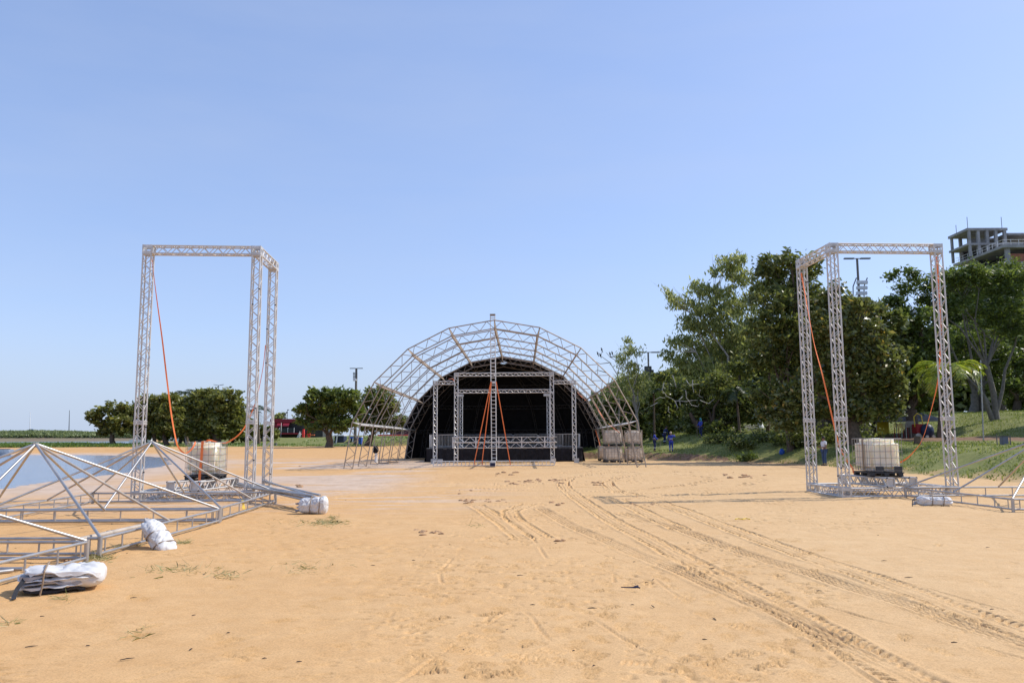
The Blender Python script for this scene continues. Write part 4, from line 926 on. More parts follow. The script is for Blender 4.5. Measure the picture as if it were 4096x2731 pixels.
tree('broad spreading tree beside the bare arch ribs, white railings at its foot', (1316, 1786), 118, [(1215, 1630, 34, 18), (1270, 1590, 50, 30), (1330, 1575, 60, 26), (1400, 1590, 55, 32), (1250, 1645, 56, 28), (1330, 1630, 66, 36), (1410, 1640, 54, 36), (1225, 1680, 40, 18), (1310, 1680, 60, 26), (1390, 1685, 50, 26), (1195, 1632, 22, 12), (1350, 1712, 40, 14), (1255, 1708, 34, 12)], 'rain', 'bark', .55, .42, 115, 9, group=G1, flat=.25)
tree('dark dome-shaped tree seen through the arch ribs on the lagoon side', (1470, 1784), 124, [(1500, 1590, 55, 42), (1560, 1620, 40, 44), (1470, 1650, 60, 50), (1550, 1680, 50, 40), (1600, 1690, 30, 30), (1490, 1700, 60, 28), (1580, 1705, 36, 20)], 'mango', 'bark', .5, .42, 115, 9, group=G1)
tree('small tree crown showing over the red building roof', (1118, 1780), 190, [(1118, 1668, 24, 16), (1100, 1675, 16, 12)], 'far', 'bark', .2, .6, 70, 6, group=G1)
tree('low dark tree between the tower columns and the red building', (1050, 1785), 150, [(1010, 1715, 36, 24), (1060, 1725, 36, 26), (1095, 1735, 26, 18), (985, 1745, 30, 20)], 'far', 'bark', .3, .5, 100, 8, group=G1)
for i, (x, spec, l) in enumerate(((585, [(545, 1668, 40, 30), (600, 1690, 50, 36), (560, 1720, 50, 26), (620, 1735, 40, 20)], 'added second-row tree darkening the space behind the two-trunked olive tree'), (720, [(700, 1650, 50, 40), (740, 1690, 60, 40), (690, 1725, 50, 26), (770, 1730, 50, 24)], 'added second-row tree darkening the gap left of the round-topped tree'), (930, [(880, 1690, 60, 40), (950, 1680, 50, 50), (920, 1730, 60, 26), (985, 1720, 30, 34)], 'added second-row tree darkening behind the round-topped tree, nearest the tower columns'), (830, [(800, 1690, 60, 40), (840, 1735, 70, 22)], 'added low second-row tree darkening directly behind the round-topped tree'))):
    tree(l, (x, 1777), 150, spec, 'far', 'bark', .3, .5, 90, 8, group=G1)  # second row added to darken the space under the far crowns
# --- by the stage, right
tree('slender airy tree with a thin pale stem just right of the stage arch', (2560, 1790), 78, [(2512, 1375, 24, 28), (2540, 1415, 34, 24), (2495, 1432, 28, 22), (2520, 1470, 34, 30), (2550, 1500, 40, 28), (2490, 1510, 34, 30), (2520, 1550, 50, 34), (2570, 1560, 34, 40), (2470, 1560, 34, 34)], 'euc', 'barkpale', .16, .26, 120, 7, .3, droop=.8, group=G2, fork=.42, spread=.3, depth=.7)
tree('dense dark tree between the stage arch and the lamp post', (2500, 1790), 92, [(2440, 1610, 50, 44), (2500, 1620, 60, 50), (2560, 1640, 60, 60), (2460, 1690, 70, 50), (2540, 1710, 80, 50), (2420, 1700, 40, 50), (2610, 1660, 40, 60)], 'mango', 'bark', .4, .3, 190, 10, group=G2)
tree('round dark tree with low skirts behind the blue workers', (2700, 1792), 84, [(2640, 1590, 60, 50), (2720, 1570, 70, 60), (2800, 1600, 70, 60), (2660, 1670, 80, 50), (2760, 1680, 90, 50), (2850, 1660, 60, 60), (2640, 1730, 70, 26), (2740, 1740, 90, 22), (2840, 1725, 60, 30), (2600, 1560, 30, 34), (2640, 1500, 26, 24)], 'mango', 'bark', .5, .28, 200, 11, group=G2)
tree('dark leaning tree with two stout trunks near the hooded worker', (2845, 1789), 73, [(2780, 1560, 60, 50), (2880, 1540, 70, 60), (2980, 1580, 70, 60), (2820, 1640, 80, 56), (2930, 1660, 90, 50), (3030, 1650, 60, 60), (2760, 1700, 60, 30), (2880, 1715, 90, 26)], 'mango', 'bark', .52, .26, 220, 11, group=G2,
     extra=lambda mb, b, Y: mb.path([at(2832, 1788, Y), at(2812, 1752, Y), at(2785, 1700, Y), at(2760, 1650, Y)], [.34, .3, .24, .15], 8))
eu = tree('tallest tree, grey-green with drooping leaves and pale forked limbs', (2930, 1780), 78, [(2900, 1050, 34, 26), (2955, 1035, 36, 28), (2925, 1090, 50, 30), (2870, 1085, 26, 22), (2970, 1110, 40, 34), (2790, 1150, 40, 22), (2840, 1175, 44, 30), (2900, 1165, 50, 36), (2670, 1165, 22, 18), (2690, 1195, 20, 20), (2730, 1210, 48, 26), (2790, 1235, 50, 32), (2860, 1245, 56, 40), (2940, 1230, 56, 44), (3010, 1200, 44, 44), (2770, 1290, 50, 40), (2840, 1320, 66, 46), (2930, 1310, 66, 50), (3010, 1290, 50, 50), (2720, 1370, 40, 34), (2780, 1390, 60, 44), (2860, 1410, 66, 50), (2950, 1400, 66, 54), (2665, 1430, 30, 24), (2740, 1460, 56, 40), (2830, 1490, 70, 46), (2930, 1490, 70, 50), (3020, 1400, 50, 60)], 'euc', 'barkpale', .34, .34, 120, 9, .3, droop=.8, group=G2, fork=.3, spread=.26, wob=.5)
tree('tall leafy tree with a leaning grey trunk behind the set-back tower column', (3165, 1824), 57, [(3080, 1050, 60, 34), (3160, 1040, 60, 36), (3240, 1070, 50, 44), (3060, 1110, 70, 50), (3150, 1120, 80, 60), (3240, 1150, 70, 60), (3080, 1200, 80, 66), (3180, 1220, 90, 70), (3280, 1230, 60, 70), (3060, 1310, 80, 70), (3160, 1330, 90, 70), (3260, 1340, 70, 70), (3060, 1430, 80, 70), (3160, 1450, 90, 70), (3250, 1460, 70, 70), (3080, 1560, 90, 60), (3180, 1580, 90, 60)], 'mango', 'bark', .26, .28, 175, 11, .4, droop=.3, group=G2, fork=.3)
tree('broad glossy tree with bronze young leaves behind the tower by the grass', (3420, 1775), 53, [(3340, 1170, 40, 36), (3290, 1210, 50, 40), (3370, 1230, 60, 50), (3440, 1225, 60, 36), (3500, 1260, 50, 44), (3290, 1300, 60, 60), (3380, 1330, 80, 70), (3480, 1340, 76, 66), (3300, 1400, 70, 70), (3400, 1430, 90, 70), (3510, 1440, 80, 70), (3580, 1430, 40, 50), (3320, 1510, 80, 66), (3430, 1540, 90, 66), (3540, 1550, 76, 66), (3600, 1540, 36, 50), (3340, 1620, 80, 56), (3450, 1640, 90, 50), (3560, 1640, 60, 46), (3210, 1640, 60, 50), (3160, 1600, 70, 60), (3230, 1540, 60, 70), (3090, 1660, 60, 40), (3160, 1690, 70, 28)], 'glossy', 'bark', .5, .24, 250, 12, .5, group=G2, fork=.25, depth=.75, dz=1.0)
tree('feathery layered tree with pale limbs, largest tree at the picture edge', (3990, 1722), 68, [(3570, 1110, 36, 12), (3620, 1095, 50, 18), (3690, 1105, 60, 26), (3640, 1150, 60, 30), (3720, 1160, 60, 40), (3800, 1105, 60, 26), (3870, 1080, 70, 24), (3950, 1095, 70, 30), (4040, 1075, 70, 28), (4100, 1095, 60, 30), (3800, 1130, 60, 40), (3880, 1120, 80, 50), (3970, 1130, 80, 50), (4070, 1140, 70, 50), (3840, 1220, 60, 40), (3930, 1230, 80, 50), (4030, 1240, 80, 50), (4120, 1230, 60, 60), (3740, 1240, 60, 36), (3700, 1210, 50, 30), (4090, 1320, 70, 40), (3980, 1310, 60, 30)], 'rain', 'barkgrey', .25, .22, 200, 10, .45, flat=.45, group=G2, fork=.42, spread=.22, wob=.5,
     extra=lambda mb, b, Y: (mb.path([at(3985, 1722, Y), at(3962, 1660, Y), at(3940, 1600, Y), at(3900, 1520, Y), at(3880, 1400, Y), at(3850, 1250, Y)], [.24, .21, .18, .14, .10, .05], 8), mb.path([at(3990, 1640, Y), at(4010, 1560, Y), at(4020, 1480, Y), at(4060, 1380, Y), at(4080, 1250, Y)], [.17, .14, .11, .08, .04], 8), mb.path([at(3960, 1620, Y), at(3920, 1560, Y), at(3850, 1490, Y), at(3800, 1380, Y), at(3760, 1250, Y)], [.15, .12, .10, .07, .03], 8)))
tree('stout pale-trunked tree higher on the bank behind the coconut palm', (3895, 1672), 80, [(3840, 1330, 80, 40), (3930, 1350, 90, 40), (3800, 1400, 70, 40), (3900, 1440, 90, 40), (3990, 1420, 70, 50), (3830, 1490, 60, 34), (4030, 1490, 60, 40), (3950, 1500, 60, 30)], 'rain', 'barkgrey', .42, .24, 170, 10, .45, flat=.35, group=G2, fork=.35,
     extra=lambda mb, b, Y: mb.path([at(3935, 1668, Y), at(3930, 1600, Y), at(3925, 1540, Y), at(3950, 1460, Y)], [.4, .34, .28, .15], 8))
tree('dark bushy tree low at the right picture edge', (4070, 1660), 78, [(4040, 1550, 60, 40), (4100, 1530, 60, 60), (4110, 1450, 50, 50), (4060, 1600, 60, 30), (4130, 1610, 50, 50), (4040, 1440, 50, 40)], 'rain', 'bark', .4, .24, 190, 10, .45, flat=.3, group=G2)
tree('green tree filling the gap behind the glossy tree and the rain-dark crown', (3640, 1745), 66, [(3600, 1230, 60, 50), (3680, 1270, 70, 50), (3620, 1330, 70, 60), (3710, 1360, 70, 60), (3640, 1430, 70, 60), (3740, 1450, 60, 60), (3600, 1520, 60, 60), (3700, 1540, 80, 60), (3790, 1540, 50, 50), (3640, 1600, 70, 50)], 'rain', 'bark', .5, .28, 190, 10, .45, flat=.2, group=G2)
tree('dark tree deep behind the leaning trunks on the meadow', (3000, 1765), 98, [(2900, 1600, 90, 50), (3000, 1620, 90, 60), (3100, 1640, 90, 50), (2800, 1640, 80, 50), (2950, 1690, 90, 36), (3080, 1690, 80, 36)], 'mango', 'bark', .5, .32, 170, 10, group=G2)
N = 70000; u = RNG.uniform(.10, .66, N); Y = RNG.uniform(108, 124, N); X = u*Y; top = 4+4*fbm(X*.09, Y*.0, 401, 4)+4*sstep(.20, .28, u)+7*sstep(.5, .6, u)+2*fbm(X*.5, Y*.1, 402, 2); Z = macro(X, Y)+.5+top*RNG.uniform(0, 1, N)**.8
V, Q = leaf_quads(np.stack([X, Y, Z], 1), .75, .55); tag(npmesh('background_wood', V, Q, M['mango']), 'dense dark wood closing the view behind the bank trees', 'wood', kind='stuff')
tree('tall green tree filling the canopy behind the feathery tree', (4010, 1690), 88, [(3790, 1160, 60, 50), (3880, 1150, 80, 60), (3980, 1150, 80, 60), (4080, 1150, 80, 60), (3830, 1260, 80, 60), (3930, 1270, 90, 60), (4040, 1270, 90, 60), (4140, 1270, 80, 60), (3860, 1370, 80, 60), (3970, 1390, 90, 60), (4080, 1390, 90, 60), (4160, 1430, 60, 60), (3780, 1330, 60, 60), (3780, 1450, 60, 60), (3900, 1480, 80, 50), (4020, 1500, 90, 50)], 'rain', 'bark', .5, .36, 130, 10, .45, flat=.25, group=G2)
for i, (x, y, hh) in enumerate(((37, 45, 6), (34, 34, 5.5), (48, 61, 8))):  # out of view, added for the shade they throw on the bank
    z = gh(x, y); t = thing('tree', (x, y, z), 'unseen round tree right of the view, added to shade the lawn', 'tree', 'unseen trees added to shade the bank'); Bq = [((x+random.uniform(-2, 2), y+random.uniform(-2, 2), z+hh+random.uniform(-1, 1.5)), (2.2, 2.2, 1.4)) for _ in range(7)]
    mb = MB(); limbs(mb, (x, y, z), Bq, .3); mb.build('trunk', M['bark'], t); P = crown_points(Bq, 60, 9); V, Q = leaf_quads(P, .4, .5); npmesh('crown', V, Q, M['rain'], t)
tree('dark crowned tree added to shade the mound, mostly hidden behind the bronze-leaved glossy tree', (3470, 1745), 64, [(3400, 1230, 60, 50), (3480, 1250, 60, 50), (3560, 1290, 60, 50), (3400, 1330, 70, 60), (3500, 1350, 70, 60), (3580, 1400, 60, 60), (3420, 1450, 80, 60), (3520, 1480, 80, 60)], 'mango', 'bark', .35, .36, 130, 9, group=G2)  # added as a sun blocker so the mound lies in shade
tree('dark crowned tree added to shade the mound, mostly hidden behind the leaning grey-trunked tree', (3290, 1750), 67, [(3180, 1200, 60, 50), (3260, 1210, 60, 50), (3320, 1300, 60, 60), (3200, 1320, 70, 60), (3280, 1420, 80, 60), (3180, 1450, 70, 60), (3340, 1500, 70, 60)], 'mango', 'bark', .35, .36, 130, 9, group=G2)  # another added blocker keeping the sun off the mound
for i, (x, y, Y, r_, l) in enumerate(((2890, 1800, 66, .9, 'low dark shrub on the mound slope nearest the hooded worker'), (2960, 1815, 62, .8, 'low dark shrub at the mound foot left of the leafy sapling'), (3060, 1790, 63, 1.0, 'low dark shrub high on the mound near the branch heaps'), (3130, 1795, 60, 1.1, 'low dark shrub on the mound above the blue bag'), (3250, 1800, 57, 1.2, 'low dark shrub in the shade left of the man in white'), (2985, 1832, 58.5, .5, 'small light-leaved sapling at the mound foot'), (3390, 1775, 56, 1.1, 'low dark shrub behind the corner column of the tower'))):
    b = at(x, y, Y); b.z = gh(b.x, b.y); t = thing('shrub', b, l, 'shrub', 'shrubs on the mound'); Bq = [((b.x+random.gauss(0, r_*.8), b.y+random.gauss(0, r_*.5), b.z+r_*random.uniform(.3, .6)), (r_, r_, r_*.5)) for _ in range(4)]
    mb = MB()
    for c, q in Bq: mb.path([b, b.lerp(Vector(c), .5)+Vector((0, 0, .1)), c], [.05, .035, .015], 5)
    mb.build('stem', M['bark'], t); P = crown_points(Bq, 170, 9); V, Q = leaf_quads(P, .17, .5); npmesh('foliage', V, Q, M['rain' if i == 5 else 'mango'], t)
# thin trunks under the canopy
for i, (x, y0, y1, Y, bk, l) in enumerate(((2953, 1752, 1500, 75, 'bark', 'straight dark trunk on the mound crest, left of the white stacks'), (3070, 1740, 1480, 74, 'bark', 'thin dark trunk on the mound crest, right of the white stacks'), (2880, 1772, 1650, 82, 'bark', 'short dark trunk beside the blue barrel'), (3755, 1752, 1560, 62, 'bark', 'dark trunk standing behind the grass-side column'))):
    b = at(x, y0, Y); b.z = gh(b.x, b.y); t = at(x+6, y1, Y); tt = thing('tree', b, l, 'tree', 'bare trunks under the canopy')
    mb = MB(); mb.path([b-Vector((0, 0, .2)), b.lerp(t, .4)+Vector((.08, 0, 0)), t], [.2, .16, .12], 8); mb.build('trunk', M[bk], tt)
    P = crown_points([(tuple(t+Vector((0, 0, .6))), (1.2, 1.2, .8)), (tuple(t+Vector((.8, .3, 1.1))), (1.2, 1.2, .8))], 150, 8); V, Q = leaf_quads(P, .26, .45); npmesh('crown', V, Q, M['mango'], tt)
# pale dead vine branches in front of the dark trees
o = at(2650, 1600, 69); tb = thing('bare_branches', o, 'pale leafless curling branches hanging before the dark trees', 'branches'); mb = MB()
for path in ([(2655, 1530), (2648, 1560), (2668, 1585), (2700, 1603)], [(2700, 1603), (2712, 1630), (2706, 1640)], [(2700, 1603), (2745, 1606), (2790, 1600)], [(2742, 1560), (2745, 1590), (2765, 1620), (2790, 1626), (2795, 1615)], [(2800, 1600), (2835, 1614), (2858, 1595)], [(2674, 1625), (2672, 1645), (2682, 1652)], [(2800, 1560), (2795, 1580), (2812, 1590)], [(2770, 1520), (2775, 1570)], [(2690, 1500), (2705, 1550)], [(2620, 1600), (2640, 1588), (2660, 1590)], [(2745, 1520), (2760, 1540), (2795, 1535)], [(2630, 1610), (2600, 1625)], [(2730, 1585), (2715, 1600), (2722, 1622)]):
    P = [at(x, y, 69+random.uniform(-.4, .4)) for x, y in path]; Q = [P[0]]
    for a, b in zip(P[:-1], P[1:]): Q += [a.lerp(b, .5)+Vector((random.uniform(-.05, .05), 0, random.uniform(-.05, .05))), b]
    mb.path(Q, list(np.linspace(.035, .015, len(Q))), 5)
mb.build('stems', M['palebranch'], tb)
# palms
def palm(label, base, top, nf, L, m, trunk='bark', r=.16, lean=0, cat='palm tree', dens=34, leaf=.5):
    b = Vector(base); t = Vector(top); o = thing('palm_tree', b, label, cat, 'palm trees')
    mb = MB(); mb.path([b-Vector((0, 0, .2)), b.lerp(t, .35)+Vector((lean, 0, 0)), b.lerp(t, .7)+Vector((lean*.6, 0, 0)), t], [r*1.3, r, r*.85, r*.8], 9); mb.build('trunk', M[trunk], o)
    for i in range(nf):
        az = 2*math.pi*i/nf+random.uniform(-.25, .25); el = random.uniform(.15, 1.15); l = L*random.uniform(.8, 1.1)
        h = Vector((math.cos(az), math.sin(az), 0)); P = []
        p = t.copy(); e = el
        for k in range(13): P.append(p.copy()); p = p+(h*math.cos(e)+Vector((0, 0, math.sin(e))))*(l/12); e -= (.12+.07*random.random())*(1.35 if el < .5 else 1.05)
        mb = MB(); mb.path(P, list(np.linspace(.03, .006, 13)), 5)
        sd = h.cross(Vector((0, 0, 1)))
        for k in range(dens):
            u = .12+.86*k/dens; f = u*12; i0 = min(int(f), 11); q = P[i0].lerp(P[i0+1], f-i0); d = (P[i0+1]-P[i0]).normalized(); up = sd.cross(d)
            for s in (-1, 1):
                ll = leaf*(math.sin(math.pi*min(1, u*.85+.12))**.6)*random.uniform(.85, 1.1); tip = q+(sd*s*.8+d*.55+up*random.uniform(-.1, .2)).normalized()*ll-Vector((0, 0, ll*random.uniform(.2, .45)))
                mdl = q.lerp(tip, .5)+Vector((0, 0, ll*.08)); w = d*.024
                mb.add([q-w*.6, q+w*.6, mdl+w, tip, mdl-w], [(0, 1, 2, 3, 4)])
        mb.build('frond', M[m if m == 'frondd' or el > .3 or i % 2 else 'fronddry'], o, smooth=False)
    return o
b = at(3792, 1765, 47); b.z = gh(b.x, b.y); palm('yellow-green coconut palm behind the grass-side column', b, at(3785, 1490, 47), 20, 2.7, 'frond', r=.17, leaf=.62, dens=30)
b = at(3630, 1740, 66); b.z = gh(b.x, b.y); palm('darker palm half hidden behind the glossy tree', b, at(3640, 1360, 70), 12, 2.6, 'frondd', r=.15, leaf=.7)
b = at(2960, 1755, 70); b.z = gh(b.x, b.y); palm('small palm among the dark trees near the tower', b, at(2945, 1570, 70), 12, 1.9, 'frondd', r=.1, leaf=.5)
b = at(3080, 1760, 78); b.z = gh(b.x, b.y); 
b = at(748, 1778, 145); b.z = gh(b.x, b.y); palm('spiky palm rising above the far tree row', b, at(740, 1575, 145), 13, 3.2, 'frondd', leaf=.9, r=.25, dens=20)
b = at(1035, 1782, 140); b.z = gh(b.x, b.y); palm('palm seen between the two right columns of the lagoon-side tower', b, at(1030, 1645, 140), 13, 3.2, 'frondd', leaf=.9, r=.25, dens=20)
b = at(2618, 1785, 80); b.z = gh(b.x, b.y); palm('small palm low beside the lamp post by the stage', b, at(2615, 1575, 80), 10, 1.6, 'frondd', r=.1, leaf=.5, dens=22)

# ---- grass blades, tufts, debris
def blades(name, P, h, m, label, kind='stuff', lay=0., w=.012):
    n = len(P); d = RNG.normal(size=(n, 3))*np.array([.45+lay, .45+lay, .15]); d[:, 2] = np.abs(d[:, 2])+(1-lay); d /= np.linalg.norm(d, axis=1, keepdims=True)
    s = np.cross(d, rdir(n)); s /= np.linalg.norm(s, axis=1, keepdims=True); L = h*RNG.uniform(.4, 1.3, (n, 1)); ww = w*RNG.uniform(.7, 1.4, (n, 1))
    b2 = P+d*L*.6; t = b2+(d+RNG.normal(size=(n, 3))*.35-np.array([0, 0, .25]))*L*.4
    V = np.stack([P-s*ww/2, P+s*ww/2, b2+s*ww*.35, t, b2-s*ww*.35], 1).reshape(-1, 3)
    o = npmesh(name, V, np.arange(5*n).reshape(n, 5), M[m]); return tag(o, label, 'grass', kind=kind)
N = 170000; X = RNG.uniform(5, 62, N); Y = RNG.uniform(24, 100, N); s = edge_s(X, Y)
k = (s > .0+1.5*(fbm(X*.7, Y*.7, 61)-.5)) & (fbm(X*.8, Y*.8, 62) > .40) & ~((X > 24) & (s > 12.5) & (s < 18.5)); X, Y = X[k], Y[k]
blades('bank_grass', np.stack([X, Y, macro(X, Y)-.01], 1), .13, 'blade', 'short green grass covering the bank', w=.05)
N = 9000; X = RNG.uniform(-75, 0, N); Y = RNG.uniform(118, 150, N); k = (fbm(X*.2, Y*.2, 63) > .46) & (Y > 124); X, Y = X[k], Y[k]
blades('shore_grass', np.stack([X, Y, macro(X, Y)-.02], 1), .3, 'bankgrass', 'green grass strip under the far trees', w=.14)
N = 40000; u = RNG.uniform(.435, .66, N); Y = RNG.uniform(126, 148, N); X = -u*Y; z = macro(X, Y); k = (z > -.2) & (fbm(X*.12, Y*.12, 64) > .38); X, Y, z = X[k], Y[k], z[k]
blades('spit_grass', np.stack([X, Y, z-.02], 1), .48, 'bankgrass', 'rank green grass on the sand spit by the river', w=.22)
pts = []
for (x, y, rx, ry, n) in ((1305, 2092, 75, 14, 360), (1330, 2070, 20, 5, 50), (700, 2285, 130, 22, 170), (900, 2300, 80, 16, 60), (1240, 2275, 120, 22, 90), (385, 2235, 60, 18, 260), (735, 2172, 30, 5, 110), (555, 2185, 8, 4, 30), (480, 2190, 40, 6, 60), (40, 2495, 14, 8, 40), (250, 2395, 40, 12, 30), (1180, 2092, 130, 18, 60), (560, 2530, 60, 40, 25), (1900, 2105, 60, 4, 25)):
    for _ in range(n): q = gz(random.gauss(x, rx*.5), random.gauss(y, ry*.5)); pts.append((q.x, q.y, gh(q.x, q.y)+.004))
P = np.array(pts); blades('grass_tufts', P, .17, 'stalk', 'thin dry and green grass stalks lying on the sand', lay=.75, w=.006)
mb = MB()
for _ in range(70):
    x = random.uniform(0, 4096); y = 1960+760*random.random()**1.3; q = gz(x, y); z = gh(q.x, q.y)+.008; an = random.uniform(-.5, .5)+(math.pi/2 if random.random() < .2 else 0); L = random.uniform(.02, .09)*random.choice((.6, 1, 1.3))
    d = Vector((math.cos(an), math.sin(an), .03))*L; mb.path([Vector((q.x, q.y, z)), Vector((q.x, q.y, z+.003))+d*.5+Vector((0, random.uniform(-.01, .01), 0)), Vector((q.x, q.y, z))+d], [.004, .006, .002], 4)
tag(mb.build('beach_litter', M['drylitter'], smooth=False), 'scattered dark twigs and leaf scraps on the sand', 'litter', kind='stuff')
mb = MB()
for (x, y, rx, n) in ((2060, 1932, 18, 5), (2120, 1926, 45, 14), (2230, 1926, 35, 16), (1950, 2002, 12, 4), (1870, 1965, 20, 5), (2240, 2015, 15, 6), (2500, 2002, 20, 4), (2590, 2020, 40, 12), (1940, 2000, 60, 8), (2030, 1893, 25, 6), (1730, 2128, 40, 12), (1205, 1866, 8, 3), (1190, 1946, 8, 3), (2560, 1990, 20, 4), (2950, 1905, 50, 10), (2240, 2165, 12, 3), (3000, 1850, 70, 10), (2390, 1935, 14, 5), (300, 2245, 30, 10), (1870, 2005, 40, 10)):
    for _ in range(n):
        q = gz(random.gauss(x, rx), random.gauss(y, 5)); r = random.uniform(.02, .07)*(.8 if y > 1950 else 1.5); k0 = mb.n
        mb.ball((q.x, q.y, gh(q.x, q.y)+r*.1), r*1.6, r*1.1, r*.55, 7, 5)
        for i in range(k0, mb.n): v = mb.v[i]; mb.v[i] = tuple(v[j]+random.uniform(-.25, .25)*r for j in range(3))
tag(mb.build('sand_clods', M['clod'], smooth=False), 'crumbled lumps of churned sand', 'sand clods', kind='stuff')

# ================================================================== people
def skin_mesh(name, V, R, Eg, m, parent, extra=None, sub=2, mats=None, pick=None):
    me = bpy.data.meshes.new(name); me.from_pydata([tuple(v) for v in V], Eg, []); me.update()
    o = bpy.data.objects.new(name+'_tmp', me); COL.objects.link(o)
    o.modifiers.new('s', 'SKIN'); sv = me.skin_vertices[0].data
    for i, r in enumerate(R): sv[i].radius = (r, r) if not isinstance(r, tuple) else r; sv[i].use_root = i == 0
    sm = o.modifiers.new('u', 'SUBSURF'); sm.levels = sub; sm.render_levels = sub
    bpy.context.view_layer.update(); dg = bpy.context.evaluated_depsgraph_get()
    e = o.evaluated_get(dg); m2 = e.to_mesh(); vs = [v.co.copy() for v in m2.vertices]; fs = [tuple(p.vertices) for p in m2.polygons]; e.to_mesh_clear()
    bpy.data.objects.remove(o); mb = MB(); mb.add(vs, fs)
    if extra: extra(mb)
    ob = mb.build(name, m, parent, flatcut=False); ob.matrix_parent_inverse = Matrix.Identity(4)
    ob.data.polygons.foreach_set('use_smooth', [True]*len(ob.data.polygons)); return ob
def person(label, x, y, rz, h, arms, shirt, legs, head='hair', stride=0., lean=0., shoe='shoe', band=False, sleeves=1, headturn=(0, 0), hood=None, group=None):
    t = thing('person', (x, y, gh(x, y)), label, 'person', group, rz); k = h/1.74
    t.matrix_basis = Matrix.Translation((x, y, gh(x, y))) @ Matrix.Rotation(rz, 4, 'Z') @ Matrix.Scale(k, 4)
    ly = lambda z: -lean*max(0, z-.95)          # facing -Y
    P = {'pel': (0, ly(.95), .95), 'spi': (0, ly(1.12)-.005, 1.12), 'che': (0, ly(1.32), 1.32), 'nek': (0, ly(1.48), 1.48), 'hd0': (0, ly(1.56)-.02, 1.57), 'hd1': (0, ly(1.68)-.025+headturn[1]*.0, 1.67)}
    for s, sg in (('l', -1), ('r', 1)):
        st = stride*sg
        P['sh'+s] = (sg*.185, ly(1.42), 1.42); e, w = arms[s]; P['el'+s] = (sg*e[0], e[1]+ly(e[2]), e[2]); P['wr'+s] = (sg*w[0], w[1]+ly(w[2]), w[2])
        P['hp'+s] = (sg*.095, 0, .90); P['kn'+s] = (sg*.105, -.03-st*.6, .49); P['an'+s] = (sg*.11, .02-st, .085); P['to'+s] = (sg*.13, -.13-st, .035)
    keys = list(P); ix = {q: i for i, q in enumerate(keys)}
    Eg = [('pel', 'spi'), ('spi', 'che'), ('che', 'nek'), ('nek', 'hd0'), ('hd0', 'hd1')]
    for s in 'lr': Eg += [('che', 'sh'+s), ('sh'+s, 'el'+s), ('el'+s, 'wr'+s), ('pel', 'hp'+s), ('hp'+s, 'kn'+s), ('kn'+s, 'an'+s), ('an'+s, 'to'+s)]
    R = dict(pel=.135, spi=.125, che=.145, nek=.06, hd0=.082, hd1=.092, sh=.062, el=.043, wr=.030, hp=.095, kn=.058, an=.040, to=.034)
    RR = [R[q] if q in R else R[q[:2]] for q in keys]
    def hands(mb):
        for s, sg in (('l', -1), ('r', 1)):
            e = Vector(P['el'+s]); w = Vector(P['wr'+s]); d = (w-e).normalized(); n_ = d.cross(Vector((0, 1, 0.2))).normalized(); u = n_.cross(d)
            pc = w+d*.045; mb.ball(pc, .032, .026, .045, 8, 6)
            for j, (off, L) in enumerate(((-.027, .065), (-.009, .078), (.009, .072), (.026, .055))):
                a = pc+u*off+d*.03; b = a+d*L*.55; c = b+d*L*.35+n_*L*.3; mb.path([a, b, c], [.0095, .0085, .0065], 6)
            a = pc-u*.028; mb.path([a, a-u*.025+d*.025, a-u*.03+d*.055], [.011, .0095, .007], 6)
        hc = Vector(P['hd1']); 
        mb.path([hc+Vector((0, -.088, .0)), hc+Vector((0, -.112, -.03)), hc+Vector((0, -.09, -.04))], [.010, .017, .012], 6)
        for sg in (-1, 1): mb.ball(hc+Vector((sg*.092, .0, -.02)), .012, .026, .034, 6, 5)
        mb.path([hc+Vector((-.026, -.083, -.066)), hc+Vector((0, -.094, -.066)), hc+Vector((.026, -.083, -.066))], [.005, .008, .005], 5)
    skin_mesh('body', [P[q] for q in keys], RR, [(ix[a], ix[b]) for a, b in Eg], M['skin'], t, hands)
    def cloth(nm, sel, edges, grow, m_, fac=None):
        kk = {q: i for i, q in enumerate(sel)}; V = []; R2 = []
        for q in sel:
            if ':' in q: a, b, f = q.split(':'); f = float(f); V.append(Vector(P[a]).lerp(Vector(P[b]), f)); ra = R[a] if a in R else R[a[:2]]; rb = R[b] if b in R else R[b[:2]]; R2.append(ra+(rb-ra)*f+grow)
            else: V.append(P[q]); R2.append((R[q] if q in R else R[q[:2]])+grow)
        return skin_mesh(nm, V, R2, [(kk[a], kk[b]) for a, b in edges], M[m_], t)
    f = .55 if sleeves == 0 else 1.; ends = ['shl:ell:.62', 'shr:elr:.62'] if sleeves == 0 else ['ell', 'elr', 'ell:wrl:.9', 'elr:wrr:.9']
    sel = ['che', 'spi', 'pel', 'che:nek:.62', 'shl', 'shr']+ends
    ed = [('che', 'spi'), ('spi', 'pel'), ('che', 'che:nek:.62'), ('che', 'shl'), ('che', 'shr')]
    ed += [('shl', ends[0]), ('shr', ends[1])] if sleeves == 0 else [('shl', 'ell'), ('shr', 'elr'), ('ell', ends[2]), ('elr', ends[3])]
    cloth('shirt' if sleeves == 0 else 'jacket', sel, ed, .016, shirt)
    sel = ['pel', 'hpl', 'hpr', 'knl', 'knr', 'knl:anl:.92', 'knr:anr:.92']
    cloth('trousers', sel, [('pel', 'hpl'), ('pel', 'hpr'), ('hpl', 'knl'), ('hpr', 'knr'), ('knl', sel[5]), ('knr', sel[6])], .018, legs)
    for s in 'lr':
        a = Vector(P['an'+s]); b = Vector(P['to'+s]); mb = MB(); mb.path([a+Vector((0, .045, -.035)), a+Vector((0, .0, -.03)), b+Vector((0, .02, 0)), b+Vector((0, -.05, -.008))], [.042, .048, .042, .022], 8)
        o = mb.build('shoe', M[shoe], t); o.matrix_parent_inverse = Matrix.Identity(4)
    hc = Vector(P['hd1']); mb = MB()
